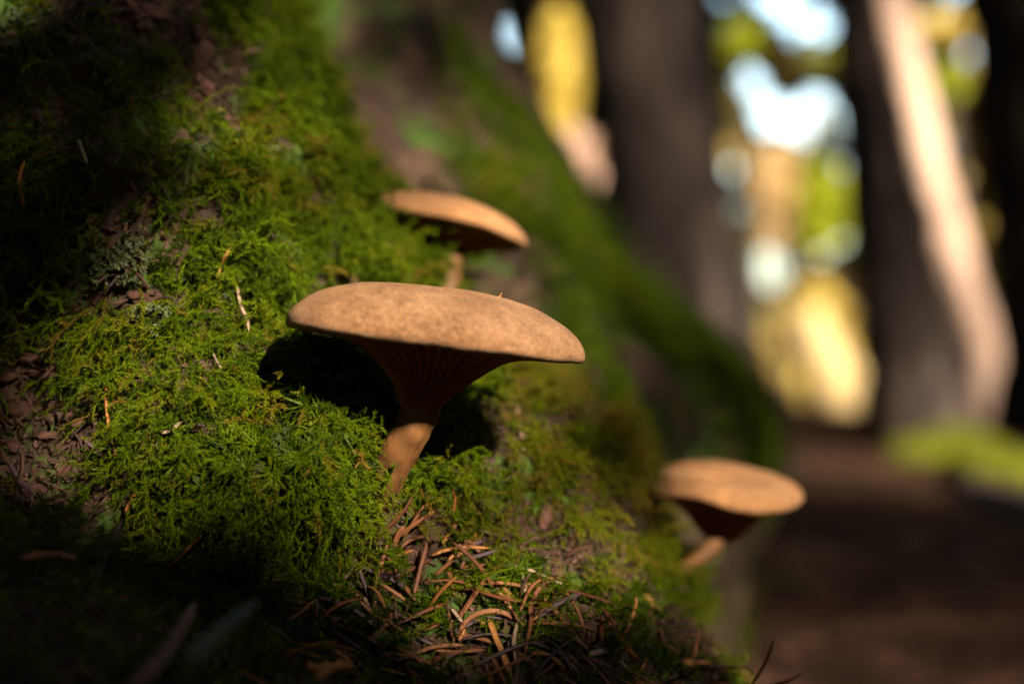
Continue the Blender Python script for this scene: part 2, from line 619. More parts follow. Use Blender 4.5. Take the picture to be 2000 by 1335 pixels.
# the stem of the tree above the picture
def trunk_mesh(path, rad, seg, amp, fr, stretch=0.3, flare=None):
    path = np.asarray(path); T, A, B = frames(path)
    th = np.linspace(0, 2 * np.pi, seg, endpoint=False)
    rr = np.asarray(rad)[:, None] * np.ones(seg)[None]
    if flare is not None:
        k, ph, fl = flare
        rr = rr * (1 + fl[:, None] * np.maximum(0, np.cos(k * th + ph))[None] ** 2)
    base = path[:, None] + rr[..., None] * (np.cos(th)[None, :, None] * A[:, None] + np.sin(th)[None, :, None] * B[:, None])
    b = base.reshape(-1, 3)
    n = (1 - np.abs(vfbm(b * np.array([fr, fr, fr * stretch]), 4))) ** 2 - 0.6
    rr = rr + amp * n.reshape(rr.shape)
    v = path[:, None] + rr[..., None] * (np.cos(th)[None, :, None] * A[:, None] + np.sin(th)[None, :, None] * B[:, None])
    return v.reshape(-1, 3), grid_faces(len(path), seg, wrap=True)[:, ::-1]


zz = np.linspace(0, 7, 90)
pth = np.stack([-0.50 - 0.01 * zz, 0.98 + 0.01 * zz, zz], 1)
rad = 0.30 + 0.22 * np.exp(-zz / 0.35) - 0.02 * zz
v, f = trunk_mesh(pth, rad, 90, 0.03, 12)
obj('trunk', v, f, M_root_far, TREE)

# ------------------------------------------------------------------ ground
gx = np.concatenate([-np.geomspace(60, 3, 25), np.linspace(-2.9, 3.5, 170), np.geomspace(3.6, 60, 30)])
gy = np.concatenate([-np.geomspace(50, 1.0, 20), np.linspace(-0.9, 7, 220), np.geomspace(7.1, 70, 40)])
GX, GY = np.meshgrid(gx, gy, indexing='ij')
G = np.stack([GX, GY, np.zeros_like(GX)], -1).reshape(-1, 3)


def ground_z(x, y):
    p = np.stack([x, y, np.zeros_like(x)], 1)
    far = np.clip(y - 1.5, 0, 40)
    z = vfbm(p * 1.1, 4) * 0.035 * np.clip((np.hypot(x, y) - 0.3) / 2, 0.1, 1) + vfbm(p * 9, 4) * 0.008
    return z + 0.012 * far - 0.004


G[:, 2] = ground_z(G[:, 0], G[:, 1])
ground = obj('ground', G, grid_faces(len(gx), len(gy)), M_soil)
tag(ground, 'dark brown forest floor of soil and old needles', None, None, 'structure')


GB = BVHTree.FromPolygons([tuple(v) for v in G.tolist()], grid_faces(len(gx), len(gy)).tolist())


def gp(px, py):
    h = GB.ray_cast(C0, (P(px, py, 1.0) - C0).normalized())[0]
    return h if h is not None else P(px, py, 8)


def gz(x, y):
    return float(ground_z(np.array([x]), np.array([y]))[0])


# ------------------------------------------------------------------ mushrooms
def mushroom(label, centre, Rr, H, tiltx, tilty, gillprof, stempath, stemrad, mats, wav=None, ngill=46, topfn=None, group=None, gamp=0.026):
    base = Vector(stempath[-1])
    root = empty('mushroom', base)
    tag(root, label, 'mushroom', group)
    rot = Matrix.Rotation(R(tilty), 3, 'Y') @ Matrix.Rotation(R(tiltx), 3, 'X')
    M = np.array(rot)
    nph = 192
    ph = np.linspace(0, 2 * np.pi, nph, endpoint=False)
    # top and rolled margin
    rs = list(np.sin(np.linspace(0, np.pi / 2, 44)) * 0.995)
    prof = [(r, H * max(0, (1 - (r / 1.0) ** 2.8)) ** 0.62) for r in rs]
    prof += [(1.0, -0.012), (0.998, -0.030), (0.985, -0.047), (0.965, -0.055), (0.94, -0.054), (0.90, -0.046)]
    V = []
    for r, z in prof:
        for a in ph:
            x, y = math.cos(a) * r, math.sin(a) * r
            wx = 1 + 0.02 * math.sin(2 * a + 0.5) + 0.015 * math.sin(5 * a + 1)
            dz = 0.012 * fbm((x * 2.2, y * 2.2, 3.1), 3) + 0.004 * fbm((x * 9, y * 9, 1), 3)
            if wav: dz += wav(x, y, r)
            V.append((x * wx, y * wx, z + dz))
    V = np.array(V) * Rr @ M.T + np.array(centre)
    obj('cap', V, grid_faces(len(prof), nph, wrap=True), mats[0], root)
    # gills: thin blades running from the margin down onto the stem
    seg = ngill * 8
    ph = np.linspace(0, 2 * np.pi, seg, endpoint=False)
    gp = catmull([(a, b, 0) for a, b in gillprof], 34)
    V = []
    for i, (r, z, _) in enumerate(gp):
        t = i / 33
        env = max(0.0, math.sin(math.pi * min(1, t * 0.97 + 0.03) ** 0.8)) ** 0.6 * (1 - 0.35 * t)
        saw = np.abs(((ph * ngill / (2 * np.pi)) + 0.12 * np.sin(ph * 7)) % 1 - 0.5) * 2
        saw = np.where(saw > 0.62, 1.0, saw / 0.62)
        h = -env * gamp * 2.6 * (1 - saw)
        rr = r
        x, y = np.cos(ph) * rr, np.sin(ph) * rr
        dz = np.array([wav(a, b, rr) for a, b in zip(x, y)]) if wav else 0
        # push along the profile normal
        g0 = gp[min(i + 1, 33)] - gp[max(i - 1, 0)]
        nx, nz = g0[1], -g0[0]
        l = math.hypot(nx, nz) + 1e-9
        nx, nz = nx / l, nz / l
        if nz > 0: nx, nz = -nx, -nz
        bend = -0.075 * max(0, (-z - 0.15) / 0.37) ** 2 if Rr > 0.03 else 0
        V.append(np.stack([bend + np.cos(ph) * (rr - nx * h), np.sin(ph) * (rr - nx * h), z - nz * h + dz], 1))
    V = np.concatenate(V) * Rr @ M.T + np.array(centre)
    obj('gills', V, grid_faces(34, seg, wrap=True), mats[1], root)
    # stem
    path = catmull(stempath, 40)
    rad = np.interp(np.linspace(0, 1, 40), np.linspace(0, 1, len(stemrad)), stemrad)
    sv, sf = tube(path, rad, 40)
    nn = vfbm(sv * np.array([500, 500, 90]), 3) * 0.0004 + vfbm(sv * 150, 2) * 0.0006
    cen = np.vstack([np.repeat(path, 40, axis=0), path[:1], path[-1:]])
    dirs = sv - cen
    L = np.linalg.norm(dirs, axis=1)[:, None] + 1e-9
    sv = sv + dirs / L * nn[:, None]
    obj('stem', sv, sf, mats[2], root)
    return root


px2m = 0.336 / FPX
c1 = P(849, 659, 0.336)
sb, _ = hit(752, 985, 1, -0.003)
stemp = [P(840, 728, .336), P(826, 785, .3365), P(803, 835, .3375), P(774, 893, .3395), P(755, 940, .342), tuple(sb)]
GP = [(0.93, -0.035), (0.8, -0.020), (0.62, -0.025), (0.48, -0.065), (0.36, -0.150), (0.255, -0.25), (0.185, -0.34), (0.148, -0.42), (0.11, -0.48)]
mushroom('large tan mushroom in sharp focus leaning out over green moss', c1, 289.5 * px2m, 0.34, 2.0, 7.2, GP, stemp,
         [40 * px2m, 40 * px2m, 40 * px2m, 37 * px2m, 30 * px2m, 25 * px2m], (M_cap, M_gill, M_stem))
# behind: half hidden by the near root
c2 = P(862, 444, 0.450)
p2 = 0.455 / FPX
h2 = P(845, 600, 0.455)
mushroom('blurred tan mushroom behind and above the large one, its left edge against the mossy root', c2, 164 * p2, 0.33, -3, 11,
         [(0.93, -0.035), (0.75, -0.06), (0.55, -0.12), (0.38, -0.18), (0.26, -0.27), (0.18, -0.36), (0.13, -0.42)],
         [P(880, 485, .447), P(878, 530, .440), P(872, 570, .436), tuple(P(866, 620, .434))], [25 * p2, 24 * p2, 24 * p2, 26 * p2], (M_cap2, M_gill, M_stem), ngill=60)
c3 = P(1416, 956, 0.455)
p3 = 0.455 / FPX


def wav3(x, y, r):
    return -0.20 * math.exp(-((x + 0.05) ** 2 * 0.7 + (y + 0.15) ** 2 * 1.6) / 0.12) + 0.12 * math.exp(-((x + 0.45) ** 2 + (y + .8) ** 2) / 0.16) - 0.16 * max(0, -x - 0.75) * r * 3 + 0.05 * math.exp(-((x + 0.3) ** 2 + (y - .6) ** 2) / 0.2)


mushroom('blurred tan mushroom at lower right with a dip in its wavy cap', c3, 150 * p3, 0.25, 11, 4,
         [(0.93, -0.035), (0.78, -0.07), (0.58, -0.15), (0.42, -0.27), (0.30, -0.38), (0.20, -0.46), (0.12, -0.52)],
         [P(1412, 1010, .455), P(1404, 1045, .452), P(1380, 1078, .448), P(1344, 1104, .442), P(1302, 1124, .434), P(1256, 1140, .420)], [22 * p3, 19 * p3, 16 * p3, 13 * p3, 12 * p3, 14 * p3],
         (M_cap2, M_gill, M_stem), wav=wav3, ngill=60)

cs = P(977, 578, 0.338)
v, f = tube(catmull([cs + Vector((-.0006, 0, -.0006)), cs, cs + Vector((.0003, 0, .0009))], 8), np.array([.0004, .0005, .0004, .0003, .0002, .0002, .0002, .0001]), 8)
tag(obj('bud_scale', v, f, M_gill, None, cs), 'tiny brown speck standing on the top edge of the large cap', 'speck')

# ------------------------------------------------------------------ moss
def sprig(seed, L=0.010, leaf=0.0011, n=46, curl=0.6, side=0.8, wid=0.30, branches=0):
    """one leafy moss shoot growing along +Z and drooping"""
    r = np.random.default_rng(seed)
    V, F = [], []

    def shoot(p0, d0, L, n, droop):
        k = 9
        pts = [np.array(p0, float)]
        d = np.array(d0, float)
        ax = r.normal(size=3) * 0.35
        for i in range(k):
            d = d + np.array(droop) * (i / k) * 0.35 + ax * 0.16 + r.normal(size=3) * 0.05
            d /= np.linalg.norm(d)
            pts.append(pts[-1] + d * L / k)
        pts = np.array(pts)
        T, A, B = frames(pts)
        b0 = len(V)
        for i, p in enumerate(pts):
            w = 0.00012 * (1 - 0.5 * i / k)
            for a in (0, 2.09, 4.19):
                V.append(p + A[i] * math.cos(a) * w + B[i] * math.sin(a) * w)
        for i in range(k):
            for a in range(3):
                F.append((b0 + i * 3 + a, b0 + i * 3 + (a + 1) % 3, b0 + (i + 1) * 3 + (a + 1) % 3, b0 + (i + 1) * 3 + a))
        for j in range(n):
            t = (j + 0.5) / n * k * 0.98 + 0.1
            i = min(int(t), k - 1)
            p = pts[i] * (1 - (t - i)) + pts[i + 1] * (t - i)
            a = j * 2.4 + r.normal() * 0.3
            o = A[i] * math.cos(a) + B[i] * math.sin(a)
            sz = leaf * (0.75 + 0.5 * r.random()) * (1.0 if j < n * 0.85 else 0.7)
            dr = o * side + T[i] * (0.55 + 0.3 * r.random())
            dr /= np.linalg.norm(dr)
            q = np.cross(dr, o + T[i] * 0.2); q /= np.linalg.norm(q) + 1e-9
            tip = p + dr * sz + T[i] * sz * 0.35 * curl + r.normal(size=3) * sz * 0.08
            mid = p + dr * sz * 0.45
            b = len(V)
            V.extend([p, mid + q * sz * wid * 0.5, tip, mid - q * sz * wid * 0.5])
            F.append((b, b + 1, b + 2)); F.append((b, b + 2, b + 3))
        return pts, A, B
    pts, A, B = shoot((0, 0, 0), (0, 0, 1), L, n, (0.5, 0, -0.6))
    for q in range(branches):
        i = 2 + q % 6
        s = 1 if q % 2 else -1
        shoot(pts[i], np.array([0.1, 0, 0.7]) + B[i] * s * 0.9, L * 0.33 * (1 - 0.06 * i), int(n * 0.35), (0.3, 0, -0.2))
    return np.array(V), F


def curl_tuft(seed, n=26, L=0.006):
    """cushion tuft of long thin curved leaves"""
    r = np.random.default_rng(seed)
    V, F = [], []
    for j in range(n):
        a = r.random() * 6.28
        h = r.random() * 0.0035
        o = np.array([math.cos(a), math.sin(a), 0])
        q = np.array([-o[1], o[0], 0])
        l = L * (0.6 + 0.6 * r.random())
        d = o * (0.35 + 0.5 * r.random()) + np.array([0, 0, 1.0])
        d /= np.linalg.norm(d)
        p = np.array([0, 0, h])
        cv = 0.5 + r.random() * 0.9
        k = 6
        b = len(V)
        for i in range(k + 1):
            w = 0.00024 * (1 - (i / k) ** 1.5) + 0.00002
            V.append(p + q * w); V.append(p - q * w)
            ax = q
            ang = -cv / k * (0.5 + i / k)
            d = np.array(Matrix.Rotation(-ang, 3, Vector(ax)) @ Vector(d))
            p = p + d * l / k
        for i in range(k):
            F.append((b + 2 * i, b + 2 * i + 1, b + 2 * i + 3, b + 2 * i + 2))
    return np.array(V), F


def lib(name, meshes, mat):
    c = bpy.data.collections.new(name)
    for k, (v, f) in enumerate(meshes):
        o = bpy.data.objects.new(name, mesh_from(name, v, f, mat))
        c.objects.link(o)
    return c


LIB_feather = lib('feather_moss_shoot', [sprig(s, 0.0125 + 0.0005 * s, 0.00088, 64, branches=(6 if s % 2 else 0)) for s in range(8)], M_moss)
LIB_hang = lib('hanging_moss_shoot', [sprig(300 + s, 0.017 + 0.0015 * s, 0.00072, 84, curl=0.8, side=0.55, wid=0.36) for s in range(5)], M_moss)
LIB_fine = lib('fine_moss_shoot', [sprig(50 + s, 0.0048, 0.00085, 26, side=0.9, wid=0.34) for s in range(6)], M_moss)
LIB_curl = lib('curly_moss_tuft', [curl_tuft(90 + s) for s in range(5)], M_moss)


def scatter(name, pts, rots, scales, tints, coll, mat, label):
    me = bpy.data.meshes.new(name)
    n = len(pts)
    me.vertices.add(n)
    me.vertices.foreach_set('co', np.asarray(pts, np.float32).ravel())
    a = me.attributes.new('rot', 'FLOAT_VECTOR', 'POINT'); a.data.foreach_set('vector', np.asarray(rots, np.float32).ravel())
    a = me.attributes.new('scl', 'FLOAT', 'POINT'); a.data.foreach_set('value', np.asarray(scales, np.float32))
    a = me.attributes.new('tint', 'FLOAT', 'POINT'); a.data.foreach_set('value', np.asarray(tints, np.float32))
    o = bpy.data.objects.new(name, me)
    COL.objects.link(o)
    g = bpy.data.node_groups.new(name, 'GeometryNodeTree')
    g.interface.new_socket('Geometry', in_out='INPUT', socket_type='NodeSocketGeometry')
    g.interface.new_socket('Geometry', in_out='OUTPUT', socket_type='NodeSocketGeometry')
    N, Lk = g.nodes, g.links
    gi, go = N.new('NodeGroupInput'), N.new('NodeGroupOutput')
    ci = N.new('GeometryNodeCollectionInfo')
    ci.inputs['Collection'].default_value = coll
    ci.inputs['Separate Children'].default_value = True
    ci.inputs['Reset Children'].default_value = True
    ip = N.new('GeometryNodeInstanceOnPoints')
    ip.inputs['Pick Instance'].default_value = True
    na = N.new('GeometryNodeInputNamedAttribute'); na.data_type = 'FLOAT_VECTOR'; na.inputs['Name'].default_value = 'rot'
    nb = N.new('GeometryNodeInputNamedAttribute'); nb.data_type = 'FLOAT'; nb.inputs['Name'].default_value = 'scl'
    Lk.new(gi.outputs[0], ip.inputs['Points'])
    Lk.new(ci.outputs[0], ip.inputs['Instance'])
    e2r = N.new('FunctionNodeEulerToRotation')
    Lk.new(na.outputs[0], e2r.inputs[0])
    Lk.new(e2r.outputs[0], ip.inputs['Rotation'])
    Lk.new(nb.outputs[0], ip.inputs['Scale'])
    Lk.new(ip.outputs[0], go.inputs[0])
    md = o.modifiers.new('scatter', 'NODES')
    md.node_group = g
    tag(o, label, None, None, 'stuff')
    return o


def sample_faces(V, F, n, seed):
    r = np.random.default_rng(seed)
    A, B, C, D = (V[F[:, k]] for k in range(4))
    nrm = np.cross(C - A, D - B)
    area = np.linalg.norm(nrm, axis=1) / 2
    nrm /= (np.linalg.norm(nrm, axis=1)[:, None] + 1e-12)
    nrm[nrm @ HD > 0] *= -1
    idx = r.choice(len(F), n, p=area / area.sum())
    u, v = r.random(n)[:, None], r.random(n)[:, None]
    p = (A[idx] * (1 - u) + B[idx] * u) * (1 - v) + (D[idx] * (1 - u) + C[idx] * u) * v
    return p, nrm[idx], r


def orient(dirs, spin, droopdir=None):
    """euler angles that turn +Z to dirs; local -? droop side turned down"""
    out = np.zeros((len(dirs), 3))
    for k, d in enumerate(dirs):
        z = Vector(d).normalized()
        # local +X (the side the shoot droops to) faces down as far as it can
        x = Vector((0, 0, -1)) - z * (-z.z)
        if x.length < 1e-3: x = Vector((1, 0, 0))
        x.normalize()
        y = z.cross(x)
        m = Matrix((x, y, z)).transposed() @ Matrix.Rotation(spin[k], 3, 'Z')
        out[k] = m.to_euler()
    return out


def smooth_normals(V, F, bvh, pts, nrm, w=0.6):
    return nrm


# near root, feathery shoots
p, nm, r = sample_faces(V1, F1, 60000, 1)
px, py, d = proj(p)
b, low = bark_mask1(px, py)
clump = vfbm(p * 120, 2)
fine_zone = np.clip((430 - px) / 160, 0, 1) * np.clip((600 - py) / 120, 0, 1)
inframe = (px > -250) & (px < 1700) & (py > -250) & (py < 1550) & (p[:, 1] < 0.56)
dens = (1 - b) ** 2 * (1 - 0.80 * low) * (1 - 0.85 * fine_zone) * np.clip(1.1 + clump * 1.6, 0.15, 1)
keep = inframe & (r.random(len(p)) < dens)
p1, n1_, px1, py1 = p[keep], nm[keep], px[keep], py[keep]
down = np.array([0, 0, -1.0])
flow = np.stack([vfbm(p1 * 45 + 5, 2), 0.3 * vfbm(p1 * 45 + 25, 2), 0 * p1[:, 0]], 1)
dr = n1_ * 0.75 + down * 0.62 + flow * 1.1 + r.normal(size=p1.shape) * 0.30 + np.array([0.1, 0, 0])
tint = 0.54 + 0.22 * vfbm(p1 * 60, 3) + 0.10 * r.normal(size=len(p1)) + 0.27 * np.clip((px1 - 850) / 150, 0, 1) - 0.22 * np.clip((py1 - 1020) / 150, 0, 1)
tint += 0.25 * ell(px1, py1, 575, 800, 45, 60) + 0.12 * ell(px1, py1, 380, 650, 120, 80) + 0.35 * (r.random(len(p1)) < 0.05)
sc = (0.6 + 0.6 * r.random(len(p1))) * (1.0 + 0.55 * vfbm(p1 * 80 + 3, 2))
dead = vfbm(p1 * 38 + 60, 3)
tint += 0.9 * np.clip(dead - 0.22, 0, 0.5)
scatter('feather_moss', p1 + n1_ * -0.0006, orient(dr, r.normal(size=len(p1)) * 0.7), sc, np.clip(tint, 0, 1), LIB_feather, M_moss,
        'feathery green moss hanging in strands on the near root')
print('feather', len(p1))

p, nm, r = sample_faces(V1, F1, 60000, 2)
px, py, d = proj(p)
b, low = bark_mask1(px, py)
fine_zone = np.clip((430 - px) / 160, 0, 1) * np.clip((620 - py) / 120, 0, 1)
inframe = (px > -250) & (px < 1700) & (py > -250) & (py < 1550) & (p[:, 1] < 0.56)
dens = (1 - 0.93 * b) * (1 - 0.6 * low) * (0.40 + 0.6 * fine_zone) * np.clip(0.9 + vfbm(p * 160, 2) * 1.6, 0.12, 1)
keep = inframe & (r.random(len(p)) < dens)
p1, n1_ = p[keep], nm[keep]
dr = n1_ * 1.0 + down * 0.25 + r.normal(size=p1.shape) * 0.45
tint = 0.42 + 0.28 * vfbm(p1 * 75 + 9, 3) + 0.1 * r.normal(size=len(p1)) + 0.4 * (r.random(len(p1)) < 0.08)
scatter('fine_moss', p1 - n1_ * 0.0004, orient(dr, r.random(len(p1)) * 6.28), 0.7 + 0.5 * r.random(len(p1)), np.clip(tint, 0, 1), LIB_fine, M_moss,
        'short dense moss carpet on the near root')
print('fine', len(p1))

# curly tufts right beside the stem and below it
pts = []
for cx, cy, rx, ry, n in ((640, 770, 60, 60, 60), (690, 850, 40, 90, 50), (600, 900, 80, 60, 50), (560, 980, 90, 60, 40), (1000, 1115, 45, 25, 26), (850, 1215, 50, 35, 16), (1230, 1200, 60, 50, 34),
                          (400, 900, 120, 50, 50)):
    for k in range(n):
        a, q = random.random() * 6.28, math.sqrt(random.random())
        h, nn = hit(cx + math.cos(a) * q * rx, cy + math.sin(a) * q * ry)
        pts.append((h, nn))
pp = np.array([q[0] for q in pts]); nn = np.array([q[1] for q in pts])
dr = nn + np.array([0.1, 0, 0.35]) + rng.normal(size=pp.shape) * 0.4
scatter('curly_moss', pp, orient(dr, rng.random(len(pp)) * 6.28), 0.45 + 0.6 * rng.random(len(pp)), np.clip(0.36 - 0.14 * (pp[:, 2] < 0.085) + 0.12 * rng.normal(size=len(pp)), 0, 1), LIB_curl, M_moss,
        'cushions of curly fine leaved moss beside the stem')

p, nm, r = sample_faces(V1, F1, 26000, 4)
px, py, d = proj(p)
b, low = bark_mask1(px, py)
zone = np.maximum.reduce([ell(px, py, 520, 640, 260, 230, 0.3), ell(px, py, 560, 960, 200, 150, 0), ell(px, py, 990, 980, 170, 170, 0.4), ell(px, py, 560, 250, 110, 260, -0.2)])
keep = (r.random(len(p)) < zone * 0.55 * (1 - b) * (1 - low) * np.clip(0.5 + 2 * vfbm(p * 90 + 8, 2), 0, 1)) & (p[:, 1] < 0.5)
p1, n1_ = p[keep], nm[keep]
flow = np.stack([vfbm(p1 * 40 + 55, 2) - 0.15, 0 * p1[:, 0], 0 * p1[:, 0]], 1)
dr = n1_ * 0.55 + down * 0.75 + flow * 1.0 + r.normal(size=p1.shape) * 0.18
tint = 0.58 + 0.15 * vfbm(p1 * 60, 2) + 0.08 * r.normal(size=len(p1))
scatter('hanging_moss', p1 - n1_ * 0.0002, orient(dr, r.normal(size=len(p1)) * 0.6), 0.6 + 0.5 * r.random(len(p1)), np.clip(tint, 0, 1), LIB_hang, M_moss,
        'long wispy green moss strands hanging down the near root')
print('hang', len(p1))
LIB_lichen = lib('lichen_flake', [sprig(200 + s, 0.0018, 0.0008, 9, side=1.4, wid=0.9) for s in range(5)], M_lichen)
pts = []
for cx, cy, rx, ry, n in ((235, 505, 48, 42, 200), (70, 65, 70, 45, 150), (490, 240, 25, 25, 12), (270, 615, 14, 10, 26), (318, 625, 6, 16, 22), (462, 560, 12, 8, 16), (425, 592, 12, 6, 14), (445, 824, 14, 6, 14), (560, 880, 16, 14, 20), (440, 215, 16, 16, 14)):
    for k in range(n):
        a, q = random.random() * 6.28, math.sqrt(random.random())
        h, nn = hit(cx + math.cos(a) * q * rx, cy + math.sin(a) * q * ry, 1, 0.002)
        pts.append((h, nn))
pp = np.array([q[0] for q in pts]); nn = np.array([q[1] for q in pts])
scatter('lichen', pp, orient(nn + rng.normal(size=pp.shape) * 0.5, rng.random(len(pp)) * 6.28), 0.6 + 0.8 * rng.random(len(pp)), rng.random(len(pp)), LIB_lichen, M_lichen,
        'crisp grey green lichen in patches on the bark and moss')

# far root
p, nm, r = sample_faces(V2, F2, 70000, 3)
px, py, d = proj(p)
mg = vfbm(p * np.array([16, 16, 9]) + 3, 3)
green = np.clip(0.40 + mg * 3.2, 0, 1)
ridge = np.maximum.reduce([ell(px, py, 1000, 330, 60, 330, -0.62), ell(px, py, 1110, 560, 50, 200, -0.35), ell(px, py, 1400, 760, 60, 170, -0.8), ell(px, py, 1180, 700, 40, 100, 0)])
bare = np.maximum.reduce([ell(px, py, 700, 150, 50, 220, -0.22), ell(px, py, 770, 300, 65, 130, -0.3), ell(px, py, 800, 80, 35, 110, -0.3), ell(px, py, 920, 250, 18, 90, -0.5), ell(px, py, 960, 530, 90, 60, 0), ell(px, py, 1010, 620, 30, 60, -.4), ell(px, py, 1230, 720, 35, 70, -0.3), ell(px, py, 840, 360, 35, 60, -.3), ell(px, py, 1450, 1080, 120, 80, 0)])
dens = np.clip(green * 0.55 + ridge * (0.55 + mg), 0, 1) * (1 - bare) * np.where(py > 1000, 0.25, 1)
keep = (px > 500) & (px < 1750) & (py > -250) & (py < 1400) & (r.random(len(p)) < dens)
p1, n1_ = p[keep], nm[keep]
dr = n1_ + down * 0.4 + r.normal(size=p1.shape) * 0.4
tint = 0.40 + 0.50 * vfbm(p1 * 22, 3) + 0.10 * r.normal(size=len(p1))
scatter('root_moss', p1, orient(dr, r.random(len(p1)) * 6.28), (0.45 + 0.55 * r.random(len(p1))) * (1 + 0.5 * vfbm(p1 * 40, 2)), np.clip(tint, 0, 1), LIB_feather, M_moss,
        'thick green moss along the ridges of the farther root')
print('far', len(p1))

# ------------------------------------------------------------------ fir needles
def blade(path, w, nor, thick=0.28, n=12):
    """flat grooved needle along a path"""
    path = catmull(path, n)
    T = np.gradient(path, axis=0); T /= np.linalg.norm(T, axis=1)[:, None]
    nor = np.array(nor, float)
    V, F = [], []
    for i in range(n):
        t = i / (n - 1)
        s = np.cross(T[i], nor); s /= np.linalg.norm(s) + 1e-9
        u = np.cross(s, T[i])
        ww = w * (min(1, t / 0.10 + 0.45)) * (min(1, (1 - t) / 0.16 + 0.06)) * 0.5
        V += [path[i] - s * ww, path[i] - s * ww * 0.45 + u * ww * 2 * thick * 0.9, path[i] + u * ww * thick * 0.9, path[i] + s * ww * 0.45 + u * ww * 2 * thick * 0.9, path[i] + s * ww, path[i] - u * ww * thick]
    m = 6
    for i in range(n - 1):
        for k in range(m):
            F.append((i * m + k, i * m + (k + 1) % m, (i + 1) * m + (k + 1) % m, (i + 1) * m + k))
    F.append(tuple(range(m - 1, -1, -1))); F.append(tuple((n - 1) * m + k for k in range(m)))
    return np.array(V), F


def needle(pxs, wpx, mat, label, lift=(0.002, 0.002), group=None, cat='fir needle', name='fir_needle', which=1, arch=0.0):
    pts, nn = [], None
    for i, (a, b_) in enumerate(pxs):
        t = i / (len(pxs) - 1)
        h, nr = hit(a, b_, which)
        d = (h - C0).dot(CF)
        pts.append((a, b_, d))
    # a rigid thing bridges the bumps under it: depth runs straight between its ends
    d0, d1 = pts[0][2] - lift[0], pts[-1][2] - lift[1]
    dd = min(q[2] - (d0 + (d1 - d0) * i / (len(pts) - 1)) for i, q in enumerate(pts))
    off = min(0, dd - 0.0005)
    W = [np.array(P(a, b_, d0 + (d1 - d0) * i / (len(pts) - 1) + off - arch * math.sin(math.pi * i / (len(pts) - 1)))) for i, (a, b_, _) in enumerate(pts)]
    nr = Vector((0.25 + random.uniform(-.3, .3), -1, 0.35 + random.uniform(-.3, .3)))
    if len(W) == 2: W.insert(1, (W[0] + W[1]) / 2 + np.array(nr) * 0.0004)
    v, f = blade(W, wpx * 0.9 * (d0 / FPX), nr)
    o = obj(name, v, f, mat, None, W[0])
    return tag(o, label, cat, group)


